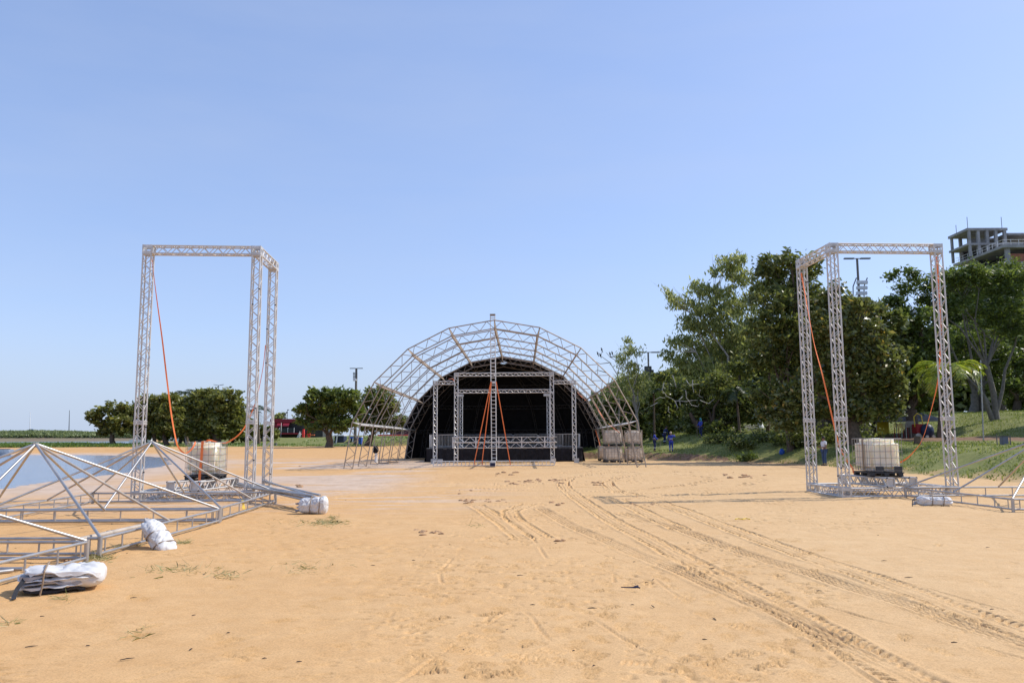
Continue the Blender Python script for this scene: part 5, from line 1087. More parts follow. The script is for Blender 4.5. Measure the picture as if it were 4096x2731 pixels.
    if hood: 
        mb.ball(hc+Vector((0, .02, .0)), .118, .115, .13, 10, 8); mb.ball(hc+Vector((0, .05, -.16)), .14, .10, .12, 10, 6); o = mb.build('hood', M[hood], t)
    else:
        mb.ball(hc+Vector((0, .016, .032)), .099, .098, .088, 10, 8); mb.ball(hc+Vector((0, .045, -.02)), .088, .07, .08, 10, 6); o = mb.build('hair' if head == 'hair' else 'cap', M[head], t)
        if head != 'hair': mb = MB(); mb.box(hc+Vector((0, -.12, .05)), .15, .10, .012, bev=.004); q = mb.build('peak', M[head], t); q.matrix_parent_inverse = Matrix.Identity(4)
    o.matrix_parent_inverse = Matrix.Identity(4)
    if band:
        for z, rr in ((1.16, .152), (.33, None)):
            mb = MB()
            if rr: mb.tube((0, ly(z), z-.025), (0, ly(z), z+.025), rr, n=16)
            else:
                for s in 'lr': p = Vector(P['kn'+s]).lerp(Vector(P['an'+s]), .45); mb.tube(p-Vector((0, 0, .03)), p+Vector((0, 0, .03)), .075, n=12)
            o = mb.build('reflective_band', M['reflect'], t); o.matrix_parent_inverse = Matrix.Identity(4)
    return t, k
NA_ = {'l': ((.25, .02, 1.12), (.27, -.06, .86)), 'r': ((.25, .02, 1.12), (.27, -.06, .86))}
PH = {'l': ((.24, -.02, 1.13), (.10, -.27, 1.14)), 'r': ((.25, -.02, 1.12), (.12, -.25, 1.12))}
q = gz(3305, 1861)
man, _ = person('man in a white polo shirt and jeans looking down at his hands', 18.75, 48.6, math.radians(-78), 1.73, PH, 'shirtw', 'jeans', sleeves=0)
GW = 'workers in blue by the stage'
def wpos(x, y, z=-.12): r = gz(x, y, z); return r.x, r.y
x, y = wpos(2620, 1837); person('worker in royal blue jacket with pale bands, dark leggings, holding a rake', x, y, math.radians(80), 1.58, {'l': ((.27, -.15, 1.15), (.2, -.36, 1.1)), 'r': ((.26, -.1, 1.15), (.14, -.3, 1.0))}, 'workblue', 'worknavy', band=True, stride=.05, hood='hair', group=GW)
mb = MB(); a = Vector((x+.38, y-.15, 0)); mb.tube(a+Vector((0, 0, gh(a.x, a.y))), a+Vector((.12, 0, 1.55)), .016, n=6)
rk = thing('rake', a+Vector((0, 0, gh(a.x, a.y))), 'wooden rake held upright by the worker in the banded jacket', 'rake'); mb.build('handle', M['wood'], rk)
mb = MB(); mb.box((a.x, a.y, gh(a.x, a.y)+.03), .4, .03, .03)
for i in range(8): mb.tube((a.x-.18+.05*i, a.y, gh(a.x, a.y)+.03), (a.x-.18+.05*i, a.y-.05, gh(a.x, a.y)-.01), .006, n=4)
mb.build('rake_head', M['soil'], rk)
x, y = wpos(2686, 1838); person('worker in full royal blue overalls seen from behind, raising an arm', x, y, math.radians(170), 1.62, {'l': ((.34, -.12, 1.30), (.30, -.25, 1.52)), 'r': ((.27, -.05, 1.14), (.22, -.2, 1.0))}, 'workblue', 'workblue', head='tan', band=True, group=GW)
x, y = wpos(2660, 1829); person('worker in dark navy overalls bending forward beside the blue overalls', x, y, math.radians(110), 1.6, {'l': ((.28, -.2, 1.12), (.2, -.4, .95)), 'r': ((.26, -.16, 1.12), (.14, -.38, .92))}, 'worknavy', 'worknavy', lean=.35, band=True, group=GW)
x, y = wpos(2807, 1829, -.05); person('worker in blue with a teal hood standing alone with a pole', x, y, math.radians(-70), 1.62, {'l': ((.27, -.12, 1.15), (.2, -.3, 1.08)), 'r': ((.26, -.1, 1.15), (.16, -.3, 1.0))}, 'workblue', 'worknavy', hood='teal', group=GW)
mb = MB(); mb.tube((x-.36, y-.15, gh(x, y)+.0), (x-.34, y-.15, gh(x, y)+1.5), .016, n=6); tag(mb.build('wooden_pole', M['wood']), 'thin upright pole held by the teal-hooded worker', 'pole')

# ================================================================== poles and lamps
def lamp_post(name, label, x, ybase, ytop, Y, r, arm, m='pole', cat='lamp post', group=None, flood=None, mast=True):
    b = at(x, ybase, Y); b.z = gh(b.x, b.y); top = at(x, ytop, Y); top.x = b.x; top.y = b.y
    t = thing(name, b, label, cat, group); mb = MB(); mb.tube(b-Vector((0, 0, .3)), top, r, r*.65, n=10); mb.build('pole', M[m], t)
    for sgn in (-1, 1):
        mb = MB(); e = top+Vector((sgn*arm, 0, arm*.16 if flood == 'y' else 0)); mb.tube(top, e, .045, n=6)
        mb.build('arm', M['lampgrey'], t); mb = MB(); d = Vector((sgn, 0, .16 if flood == 'y' else 0)).normalized(); mb.bar(e-d*.15, e+d*.75, .26, .11, (0, 0, 1)); mb.build('lamp_head', M['lampgrey'], t)
    return t, b, top
t, b, top = lamp_post('lamp_post', 'tall post with two flat lamps and a broken curved light bracket', 3466, 1700, 1034, 72, .15, .45)
mb = MB(); p = at(3440, 1175, 72)
for k in range(4): mb.box(p+Vector((.25-.05*k, 0, 1.05-.5*k)), .95, .3, .30, bev=.02)
mb.build('flood_light', M['white'], t)
for dx in (-.55, .45):
    mb = MB(); mb.path([p+Vector((dx+.35, .1, 1.5)), p+Vector((dx, .1, .7)), p+Vector((dx-.05, .1, -.3)), p+Vector((dx+.25, .1, -1.4)), p+Vector((dx+.65, .1, -2.2))], .05, 6); mb.build('bracket', M['lampgrey'], t)
t, b, top = lamp_post('lamp_post', 'post with two flat lamps rising beside the slender pale tree', 2602, 1786, 1409, 86, .14, .5)
mb = MB(); mb.box(at(2592, 1485, 85.7), .75, .35, 1.1, bev=.03); mb.build('flood_light', M['lampgrey'], t)
mb = MB(); mb.box(at(2608, 1488, 85.6), .35, .3, .5, bev=.03); mb.build('control_box', M['dark'], t)
t, b, top = lamp_post('lamp_post', 'thin post with a stack of floodlights above the tree left of the arch', 1420, 1782, 1473, 130, .26, .3)
for i in range(5):
    for sgn in (-1, 1): mb = MB(); mb.box(at(1421+sgn*5, 1491+5.4*i, 129.7), .30, .25, .14, bev=.02); mb.build('flood_light', M['lampgrey'], t)
mb = MB(); mb.box(at(1419, 1518, 129.6), .5, .4, .42, bev=.03); mb.build('control_box', M['white'], t)
lamp_post('lamp_post', 'distant street lamp with two upswept arms above the far trees', 866, 1775, 1541, 190, .12, .45, 'lampgrey', flood='y')
t = thing('sign_post', at(3934, 1762, 52), 'slim pale metal post standing on the bank by the pale trunks', 'post'); b = at(3934, 1763, 54); b.z = gh(b.x, b.y); mb = MB(); mb.tube(b, at(3922, 1440, 54), .05, .04, n=8); mb.build('pole', M['galv'], t)
mb = MB(); tp = at(3922, 1452, 54); mb.tube(tp, tp+Vector((.5, -.3, .12)), .025, n=6); mb.bar(tp+Vector((.4, -.25, .1)), tp+Vector((.95, -.55, .22)), .12, .05); mb.build('lamp_head', M['lampgrey'], t)
# antenna on the red building roof
# ================================================================== red shop building and beach furniture on the far side
YB = 168
def Bx(x0, x1, y0, y1, Yf, D, mb=None):
    a = at(x0, y1, Yf); b = at(x1, y0, Yf); mb = mb or MB(); mb.box(((a.x+b.x)/2, Yf+D/2, (a.z+b.z)/2), b.x-a.x, D, b.z-a.z); return mb
rb = thing('red_building', at(1180, 1780, YB+4), 'two-storey dark red building with balconies behind the far trees', 'building')
Bx(1085, 1292, 1690, 1786, YB, 9).build('wall', M['dark'], rb, smooth=False)
Bx(1080, 1300, 1674, 1690, YB-.6, 10).build('roof_fascia', M['red'], rb, smooth=False)
Bx(1085, 1215, 1730, 1737, YB-1.8, 1.7).build('balcony_slab', M['red'], rb, smooth=False)
Bx(1085, 1112, 1690, 1786, YB-.25, .2).build('red_panel', M['red'], rb, smooth=False)
for x0, x1 in ((1118, 1150), (1152, 1175)): Bx(x0, x1, 1712, 1730, YB-1.75, .08).build('balcony_glass', M['glass'], rb, smooth=False)
for x in (1117, 1151, 1176): Bx(x-1, x+1, 1710, 1730, YB-1.82, .12).build('balcony_post', M['white'], rb, smooth=False)
for x0, x1 in ((1108, 1127), (1131, 1157), (1370, 1383)):
    mb = MB(); a, b_ = at(x0, 1690, YB-1.2), at(x1, 1690, YB-1.2); n_ = 8; V = []
    for i in range(n_+1):
        u = math.pi*.5*i/n_; 
        for p in (a, b_): V.append(Vector((p.x, YB-.1-1.3*math.sin(u), p.z-.75+.75*math.cos(u))))
    V += [v-Vector((0, .03, .03)) for v in V]
    m_ = 2*(n_+1); mb.add(V, [(2*i, 2*i+1, 2*i+3, 2*i+2) for i in range(n_)]+[(m_+2*i, m_+2*i+2, m_+2*i+3, m_+2*i+1) for i in range(n_)])
    if x0 < 1300: mb.build('awning', M['red'], rb, smooth=False)
Bx(1122, 1125, 1690, 1786, YB-2, .2).build('column', M['white'], rb, smooth=False)
mb = MB(); p = at(1143, 1678, YB+3)
for k, (dx, h) in enumerate(((0, 1.1), (.35, 1.6), (-.3, .8))): mb.tube(p+Vector((dx, 0, 0)), p+Vector((dx, 0, h*1.3)), .05, n=5); mb.box(p+Vector((dx+.1, 0, h*1.3)), .4, .15, .16); mb.box(p+Vector((dx-.15, 0, h)), .3, .15, .16)
mb.build('antenna', M['lampgrey'], rb)
kb = thing('kiosk_building', at(1580, 1780, YB), 'low red-roofed kiosk building seen through the arch ribs', 'building')
Bx(1500, 1700, 1745, 1786, YB+2, 7).build('wall', M['dark'], kb, smooth=False); Bx(1510, 1640, 1737, 1743, YB+.5, 9).build('roof_fascia', M['redb'], kb, smooth=False)
Bx(1504, 1513, 1748, 1774, YB+1.8, .15).build('orange_panel', M['strap'], kb, smooth=False); Bx(1566, 1606, 1682, 1690, YB+6, .3).build('sign_panel', M['redb'], kb, smooth=False)
Bx(1560, 1640, 1690, 1737, YB+6.5, 5).build('upper_wall', M['dark'], kb, smooth=False)
# white railings
def railing(x0, x1, yt, yb, Y, n_, label, slat=False):
    a, b_ = at(x0, yb, Y), at(x1, yb, Y); zt = at(x0, yt, Y).z; zb = min(gh(a.x, Y), a.z); t = thing('railing', (a.x, Y, zb), label, 'railing', 'white railings by the red building')
    mb = MB()
    for z in (zt, zb+.15): mb.bar((a.x, Y, z), (b_.x, Y, z), .08, .08)
    mb.build('rail', M['white'], t, smooth=False); mb = MB()
    for i in range(n_+1): x = a.x+(b_.x-a.x)*i/n_; mb.box((x, Y, (zt+zb)/2), .13 if slat else .05, .05, zt-zb)
    mb.build('bars', M['white'], t, smooth=False); return t
railing(1062, 1112, 1757, 1778, 158, 14, 'white railing beside the tower column, left of the slatted panels')
railing(1112, 1140, 1757, 1778, 158, 8, 'slatted white railing panel below the red balcony', True)
railing(1158, 1180, 1757, 1778, 158, 6, 'slatted white railing panel beside the white stair', True)
railing(1198, 1238, 1761, 1776, 150, 8, 'low white railing in front of the red slides')
railing(1252, 1303, 1761, 1779, 148, 10, 'white railing left of the broad tree trunk')
railing(1330, 1400, 1775, 1780, 132, 7, 'low white railing under the dark blue panel')
railing(1660, 1700, 1766, 1783, 140, 6, 'white railing seen through the far arch ribs')
st_ = thing('playground_stair', at(1190, 1778, 152), 'white slanted stair with handrail next to the red slides', 'stair'); mb = MB()
for dy in (0, .8): mb.tube(at(1180, 1778, 152)+Vector((0, dy, 0)), at(1199, 1735, 152)+Vector((0, dy, 0)), .07, n=6); mb.tube(at(1180, 1766, 152)+Vector((0, dy, 0)), at(1199, 1726, 152)+Vector((0, dy, 0)), .05, n=6)
for k in range(7): u = k/6; p = at(1180+19*u, 1778-43*u, 152); mb.box(p+Vector((0, .4, 0)), .35, .8, .05); mb.tube(p, p+Vector((0, 0, .55)), .03, n=5)
mb.tube(at(1199, 1778, 152), at(1199, 1730, 152), .07, n=6); mb.build('stair_frame', M['white'], st_)
for i, (x0, x1, yt, l) in enumerate(((1208, 1216, 1716, 'bright red flared slide tower, the left one of two beside the white stair'), (1224, 1237, 1718, 'bright red flared slide tower, the right one of two with an orange rail'))):
    t = thing('red_slide', at(x0, 1770, 153), l, 'slide', 'red slides by the red building'); a = at((x0+x1)/2, 1765, 153); z1 = at(x0, yt, 153).z; w = (x1-x0)/F*153; mb = MB()
    for k in range(10):
        u = k/9; z = a.z+(z1-a.z)*u; ww = w*(.55+.45*math.sin(math.pi*min(1, .2+u*.7)))
        if k: mb.add([Vector((a.x-pw/2, 153, pz)), Vector((a.x+pw/2, 153, pz)), Vector((a.x+pw/2, 153.5, pz)), Vector((a.x-pw/2, 153.5, pz)), Vector((a.x-ww/2+u*.3*i, 153, z)), Vector((a.x+ww/2+u*.3*i, 153, z)), Vector((a.x+ww/2+u*.3*i, 153.5, z)), Vector((a.x-ww/2+u*.3*i, 153.5, z))], [(0, 1, 5, 4), (1, 2, 6, 5), (2, 3, 7, 6), (3, 0, 4, 7)])
        pw, pz = ww, z
    mb.build('slide_body', M['redb'], t, smooth=False)
    if i: mb = Bx(1236, 1258, 1737, 1741, 153, .3); mb.build('orange_rail', M['strap'], t, smooth=False)
for i, (x0, x1, y0, y1, m_, l, cat) in enumerate(((1338, 1375, 1742, 1778, 'darkblue', 'dark blue panelled stall with white posts right of the broad trunk', 'stall'), (1402, 1432, 1748, 1778, 'darkblue', 'shaded stall with a bright blue roof strip', 'stall'))):
    t = thing('market_stall', at(x0, y1, 135), l, cat, 'blue stalls near the arch'); Bx(x0, x1, y0, y1, 135, 2.5).build('panel', M[m_], t, smooth=False)
    mb = MB()
    for x, xx in ((x0-3, x0-8), (x0+11, x0+6)): mb.tube(at(x, y0, 134.6), at(xx, y1+1, 134.6), .12, n=6)
    mb.build('post', M['white'], t); Bx(x0-2, x1+(8 if i else 0), y0-3, y0+(5 if i else 1), 134.5, 3).build('roof_strip', M['blue' if i else 'white'], t, smooth=False)
t = thing('blue_locker', at(1440, 1778, 130), 'upright bright blue plastic cabin among the arch legs', 'cabin'); Bx(1433, 1446, 1749, 1776, 130, 1.0).build('cabin_body', M['blue'], t, smooth=False); Bx(1432, 1447, 1745, 1749, 129.9, 1.2).build('cabin_roof', M['white'], t, smooth=False); Bx(1434, 1445, 1762, 1763, 129.95, .05).build('door_seam', M['darkblue'], t, smooth=False)
t = thing('grey_bin', at(1101, 1786, 130), 'small grey-blue bin on the grass beside the tower column', 'bin'); Bx(1097, 1105, 1774, 1790, 130, .5).build('bin_body', M['tent'], t, smooth=False); Bx(1096, 1106, 1771, 1774, 129.9, .6).build('bin_lid', M['pole'], t, smooth=False)
for i, (x, l) in enumerate(((566, 'white parked van half hidden behind the trunks, nearer the lagoon'), (700, 'white and cream parked van seen left of the strapped tank'), (775, 'dark blue parked van seen above the strapped tank'))):
    Y = 165; b = at(x, 1777, Y); z = gh(b.x, Y); t = thing('parked_van', (b.x, Y, z), l, 'van', 'vehicles parked behind the far trees'); mb = MB()
    prof = [(-2.2, .35), (-2.2, 1.2), (-1.5, 1.35), (-1.0, 2.0), (2.1, 2.05), (2.25, 1.2), (2.25, .35)]
    for s in (-.85, .85): mb.add([Vector((b.x+x_, Y+s, z+z_)) for x_, z_ in prof], [tuple(range(7)) if s < 0 else tuple(range(6, -1, -1))])
    mb.add([Vector((b.x+x_, Y+s, z+z_)) for s in (-.85, .85) for x_, z_ in prof], [(k, (k+1) % 7, 7+(k+1) % 7, 7+k) for k in range(7)]); mb.build('body', M['darkblue' if i == 2 else 'white'], t, smooth=False)
    mb = MB(); mb.box((b.x+.4, Y-.86, z+1.6), 2.6, .03, .5); mb.build('window', M['glass'], t, smooth=False)
    for xx in (-1.4, 1.4): mb = MB(); mb.tube((b.x+xx, Y-.9, z+.34), (b.x+xx, Y-.65, z+.34), .34, n=14); mb.build('wheel', M['tyre'], t)
# ================================================================== causeway over the river
YC = 560; mb = MB(); prof = [(-45, -1.5), (-30, .8), (-22, 1.4), (-9, 6.0), (-5, 6.6), (5, 6.6), (12, 5), (40, -1.5)]
xsl = [at(-600, 1700, YC).x, at(0, 1700, YC).x, at(250, 1700, YC).x, at(420, 1700, YC).x, at(560, 1700, YC).x, at(700, 1700, YC).x]; V = []
for i, x in enumerate(xsl):
    k = (1, 1, .98, .9, .8, .6)[i]; V += [Vector((x, YC+py, pz*k)) for py, pz in prof]
mb.add(V, [(8*i+k, 8*i+8+k, 8*i+9+k, 8*i+1+k) for i in range(5) for k in range(7)])
tag(mb.build('causeway', mat('earth_bank', (.30, .22, .15), .95, 0, .3, .1, c2=(.22, .19, .11)), smooth=True), 'low earth causeway across the river', 'causeway', kind='structure')
N = 30000; u = RNG.uniform(0, 1, N); X = xsl[0]+(xsl[4]-xsl[0]+60)*u; v = RNG.uniform(.25, 1, N)**.8; hb = (1.0+2.6*fbm(X*.05, v*3, 200, 3)); Y = YC-26+20*v
Z = np.interp(Y-YC, [-30, -22, -9, -5], [.8, 1.4, 6, 6.6])*(.97-.25*sstep(-330, -250, X))+hb*RNG.uniform(0, 1, N)*(1-.6*v)
V, Q = leaf_quads(np.stack([X, Y, Z], 1), 1.3, .5, droop=-.4); o = npmesh('riverside_shrubs', V, Q, M['shrub']); tag(o, 'continuous band of green shrubs covering the causeway side', 'shrubs', kind='stuff')
b = at(120, 1722, YC-3); z = 6.62; t = thing('pickup_car', (b.x, YC-2, z), 'dark pickup car driving along the distant causeway', 'car'); mb = MB()
prof = [(-2.5, .4), (-2.5, 1.0), (-1.2, 1.15), (-.5, 1.75), (1.0, 1.75), (1.5, 1.15), (2.6, 1.1), (2.6, .4)]
for s in (-.9, .9): mb.add([Vector((b.x+x_, YC-2+s, z+z_)) for x_, z_ in prof], [tuple(range(8))])
mb.add([Vector((b.x+x_, YC-2+s, z+z_)) for s in (-.9, .9) for x_, z_ in prof], [(k, (k+1) % 8, 8+(k+1) % 8, 8+k) for k in range(8)]); mb.build('body', M['carpaint'], t, smooth=False)
mb = MB(); mb.box((b.x+.25, YC-2.91, z+1.45), 1.3, .03, .45); mb.build('window', M['white'], t, smooth=False)
for xx in (-1.6, 1.7): mb = MB(); mb.tube((b.x+xx, YC-2.95, z+.38), (b.x+xx, YC-2.65, z+.38), .38, n=12); mb.build('wheel', M['tyre'], t)
for x, y, l in ((119, 1648, 'very thin white mast above the car on the causeway'), (276, 1640, 'very thin grey mast on the causeway, right of the car')):
    b = at(x, 1722, YC); t = thing('thin_mast', (b.x, YC, 6.5), l, 'mast', 'thin masts on the causeway'); mb = MB(); tp = at(x+2, y, YC); mb.tube((b.x, YC, 6.4), tp, .32, .16, n=6); mb.build('pole', M['white' if x < 200 else 'lampgrey'], t)
t = thing('moored_boat', at(5, 1783, 100), 'pale low boat nosing in at the sand spit', 'boat'); b = at(-6, 1784, 100); mb = MB(); V = []
for i in range(9):
    u = i/8; w = .8*math.sqrt(max(0, 1-u**3)); V += [Vector((b.x-2+4*u, 100-w, .55)), Vector((b.x-2+4*u*.9, 100, -.25)), Vector((b.x-2+4*u, 100+w, .55))]
mb.add(V, [(3*i+k, 3*i+3+k, 3*i+4+k, 3*i+1+k) for i in range(8) for k in range(2)]); mb.build('hull', M['white'], t, smooth=False); mb = MB(); mb.box((b.x-.4, 100, .58), 3.0, 1.3, .06); mb.build('deck', M['darkblue'], t, smooth=False)

# ================================================================== unfinished concrete building
ub = thing('unfinished_building', at(3980, 1700, 160), 'unfinished grey concrete frame building above the trees', 'building')
YU = 158
def UB(x0, x1, y0, D, th, name, Yf=YU, m='concrete'):
    a = at(x0, y0, Yf); b_ = at(x1, y0, Yf); mb = MB(); mb.box(((a.x+b_.x)/2, Yf+D/2, a.z-th/2), b_.x-a.x, D, th); return mb.build(name, M[m], ub, smooth=False)
xA = at(3868, 912, YU).x; xB = at(4030, 912, YU).x; z3 = at(3868, 912, YU).z; z2 = z3-3.1; z1 = z2-3.1+.4; z0 = z1-3.2
mb = MB(); mb.box(((xA+xB)/2, YU+3.6, z3-.25), xB-xA, 7.2, .5); mb.build('roof_slab', M['concrete'], ub, smooth=False)
mb = MB(); mb.box(((xA+xB)/2+1.5, YU+3.6, z2-.2), xB-xA+3, 7.2, .4); mb.build('floor_slab', M['concrete'], ub, smooth=False)
mb = MB(); mb.box((xA+11, YU-1, z1-.25), 20, 17, .5); mb.build('floor_slab', M['concrete'], ub, smooth=False)
mb = MB(); mb.box((xA+11, YU-1, z0-.25), 20.0, 17, .5); mb.build('floor_slab', M['concrete'], ub, smooth=False)
for k in range(1, 9): mb = MB(); mb.box((xA+13, YU+1, z0-.25-3.2*k), 17, 13, .45); mb.build('floor_slab', M['concrete'], ub, smooth=False)
for i in range(5):
    for y in (YU+.35, YU+6.7):
        for za, zb in ((z2, z3-.5), (z1, z2-.4)):
            x = xA+.5+(xB-xA-1)*i/4; mb = MB(); mb.box((x, y, (za+zb)/2), .55 if i != 0 else .4, .5, zb-za); mb.build('column', M['concrete'], ub, smooth=False)
for i in range(5):
    x = xA+2.2+4.2*i; mb = MB(); mb.box((x, YU-8.8, (z0+z1-.5)/2), .8, .5, z1-.5-z0); mb.build('column', M['concrete'], ub, smooth=False)
    for k in range(1, 9): mb = MB(); mb.box((x+2, YU-5, z0-.25-3.2*k+1.6), .8, .5, 2.75); mb.build('column', M['concrete'], ub, smooth=False)
for x, y, w, za, zb in ((xA+4.2, YU+4, 3.4, z2, z2+1.9), (xA+8.6, YU+6.4, 1.3, z2, z3-.5)): mb = MB(); mb.box((x, y, (za+zb)/2), w, .2, zb-za); mb.build('partition', M['concrete'], ub, smooth=False)
mb = MB(); mb.box((xA+4.3, YU-8.6, z0+.85), 3.4, .2, 1.7); mb.build('brick_infill', M['brick'], ub, smooth=False)
mb = MB(); mb.box((xB+5, YU+3, (z1+z2)/2+.8), 7.5, .2, 1.9); mb.build('brick_infill', M['brick'], ub, smooth=False)
mb = MB(); mb.box((xB+4.6, YU+4.5, z3-1.15), 9, 8, .4); mb.build('roof_slab', M['concrete'], ub, smooth=False)
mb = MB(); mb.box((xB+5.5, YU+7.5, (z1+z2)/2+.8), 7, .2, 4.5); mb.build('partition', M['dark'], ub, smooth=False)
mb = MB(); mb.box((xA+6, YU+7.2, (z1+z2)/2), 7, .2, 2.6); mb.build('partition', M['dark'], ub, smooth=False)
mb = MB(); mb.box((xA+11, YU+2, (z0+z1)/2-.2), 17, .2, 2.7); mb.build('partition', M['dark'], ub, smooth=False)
mb = MB()
for z in (.5, 1.05): mb.tube((xA+1.2, YU-9.3, z1+z), (xA+21, YU-9.3, z1+z), .035, n=5); mb.tube((xA+1.2, YU-9.3, z1+z), (xA+1.2, YU+7, z1+z), .035, n=5)
for i in range(14): mb.tube((xA+1.2+1.5*i, YU-9.3, z1), (xA+1.2+1.5*i, YU-9.3, z1+1.1), .035, n=5)
for i in range(10): mb.tube((xA+1.2, YU-9.3+1.7*i, z1), (xA+1.2, YU-9.3+1.7*i, z1+1.1), .035, n=5)
mb.build('guard_rail', M['white'], ub)
for x, y, zz in ((xA+.2, YU+.1, 2.3), (xB-1, YU+.2, 2.3), (xA+1.2, YU+6, 2.2)): mb = MB(); mb.tube((x, y, z3-.2 if zz < 3 else z1), (x, y, z3+zz), .06, n=5); mb.build('steel_rod', M['lampgrey'], ub)
ho = thing('hoist_tower', (xB+2.1, YU-9.8, 0), 'white lattice hoist mast on the unfinished building', 'hoist'); mb = MB(); truss(mb, (xB+.3, YU-9.9, z1-14), (xB+.3, YU-9.9, z3-.3), .9, (0, 1, 0), .8, .06, .04, 5); mb.build('lattice', M['white'], ho)

# ================================================================== things on the bank
q = at(3672, 1752, 66); zb = gh(q.x, q.y)
gt = thing('canopy_tent', (q.x, q.y, zb), 'grey pop-up canopy tent in the shade beyond the tank', 'tent'); a, b_ = at(3585, 1672, 66), at(3768, 1672, 66); ze = a.z; zt = at(3680, 1628, 68).z; cx = (a.x+b_.x)/2; w = (b_.x-a.x)/2
mb = MB(); n_ = 10
for (dx0, dy0), (dx1, dy1) in (((-1, -1), (1, -1)), ((1, -1), (1, 1)), ((1, 1), (-1, 1)), ((-1, 1), (-1, -1))):
    g = lambda u, v: Vector((cx+w*(dx0+(dx1-dx0)*u)*(1-v), 68+w*(dy0+(dy1-dy0)*u)*(1-v), ze+(zt-ze)*(v**1.3)))
    for i in range(6):
        for j in range(5): mb.add([g(i/6, j/5), g((i+1)/6, j/5), g((i+1)/6, (j+1)/5), g(i/6, (j+1)/5)], [(0, 1, 2, 3)])
    mb.add([g(0, 0), g(1, 0), g(1, 0)-Vector((0, 0, .25)), g(0, 0)-Vector((0, 0, .25))], [(0, 1, 2, 3)])
mb.build('canopy', M['tent'], gt)
for sx in (-1, 1):
    for sy in (-1, 1): x, y = cx+sx*w*.97, 68+sy*w*.97; mb = MB(); mb.tube((x, y, gh(x, y)), (x, y, ze), .03, n=6); mb.build('leg', M['galv'], gt)
sh = thing('snack_hut', (cx-4.5, 70, gh(cx-4.5, 70)), 'dark timber snack hut in deep shade behind the glossy tree', 'hut'); mb = MB(); mb.box((cx-4.5, 71.5, gh(cx-4.5, 70)+1.1), 6.5, 3, 2.2); mb.build('wall', M['dark'], sh, smooth=False); mb = MB(); mb.box((cx-4.5, 71, gh(cx-4.5, 70)+2.35), 7.5, 5, .14); mb.build('roof', M['brick'], sh, smooth=False)
mb = MB(); p = at(3532, 1713, 69.7); mb.box(p, 1.0, .1, 1.35); mb.build('yellow_panel', M['yellow'], sh, smooth=False)
def stack(x, Y, n_, label, mt, rows=5):
    p = at(x, 1752, Y); z = gh(p.x, Y); t = thing('stacked_tables', (p.x, Y, z), label, 'tables', 'stacked plastic tables by the canopy')
    for sx in (-.35, .35):
        for sy in (-.35, .35): mb = MB(); mb.tube((p.x+sx*1.1, Y+sy*1.1, z), (p.x+sx, Y+sy, z+.95), .03, n=6); mb.build('leg', M[mt], t)
    for k in range(rows): mb = MB(); mb.box((p.x, Y, z+.95+.085*k), .82, .82, .035, bev=.008); mb.build('table_top', M[mt], t)
stack(3606, 65, 4, 'shorter stack of red-legged plastic tables, left of the cream stack', 'chairred', 4); stack(3636, 64.5, 5, 'stack of cream plastic tables beneath the grey canopy', 'chairwhite', 6)
p = at(3674, 1750, 63.5); z = gh(p.x, 63.5); t = thing('vendor_cart', (p.x, 63.5, z), 'dark red vendor cart with white wheels and a yellow handle', 'cart')
mb = MB(); mb.box((p.x, 63.5, z+.75), .62, .75, .75, bev=.05); mb.build('cart_body', M['chairred'], t)
for s in (-1, 1): mb = MB(); mb.tube((p.x+s*.2, 63.05, z+.2), (p.x+s*.2, 63.13, z+.2), .2, n=14); mb.build('wheel', M['chairwhite'], t)
mb = MB(); mb.path([(p.x-.33, 63.3, z+.9), (p.x-.36, 63.3, z+1.7), (p.x-.1, 63.3, z+1.95), (p.x+.22, 63.3, z+1.8), (p.x+.33, 63.3, z+1.0)], .035, 6); mb.build('handle', M['yellow'], t)
p = at(3710, 1745, 63); z = gh(p.x, 63); t = thing('covered_trolley', (p.x, 63, z), 'trolley under a pale blue cover beside the red cart', 'trolley'); mb = MB(); mb.ball((p.x, 63, z+.55), .5, .5, .6, 12, 8); mb.build('cover', M['darkblue'], t)
for s in (-.25, .25): mb = MB(); mb.tube((p.x+s, 62.5, z+.12), (p.x+s, 62.6, z+.12), .12, n=10); mb.build('wheel', M['chairwhite'], t)
p = at(3672, 1786, 50); z = gh(p.x, 50); t = thing('tree_stump', (p.x, 50, z), 'short blackened stump on the sunlit lawn', 'stump'); mb = MB(); mb.path([(p.x, 50, z-.1), (p.x, 50, z+.25), (p.x+.03, 50, z+.55)], [.27, .22, .2], 10); mb.build('stump_wood', M['bark'], t)
p = at(3128, 1822, 57); z = gh(p.x, 57); t = thing('blue_bag', (p.x, 57, z), 'small blue plastic bag on the shaded bank', 'bag'); mb = MB(); mb.ball((p.x, 57, z+.17), .18, .16, .22, 9, 7)
for i in range(len(mb.v)): v = mb.v[i]; mb.v[i] = (v[0]+random.uniform(-.03, .03), v[1], v[2]+random.uniform(-.03, .03))
mb.build('bag_film', M['blue'], t, smooth=False)
for x, yb, l in ((2867, 1761, 'blue barrel on the meadow edge beside the dark trunk'), (2915, 1745, 'blue-white post bin near the stacked pale rubble')):
    p = at(x, yb, 92); z = gh(p.x, 92); t = thing('blue_barrel', (p.x, 92, z), l, 'barrel', 'blue bins on the meadow'); mb = MB(); mb.path([(p.x, 92, z), (p.x, 92, z+.3), (p.x, 92, z+.6), (p.x, 92, z+.95)], [.30, .33, .33, .29], 14); mb.build('drum', M['blue'], t)
    mb = MB(); mb.tube((p.x, 92, z+.93), (p.x, 92, z+.99), .31, n=14); mb.build('rim', M['white'], t)
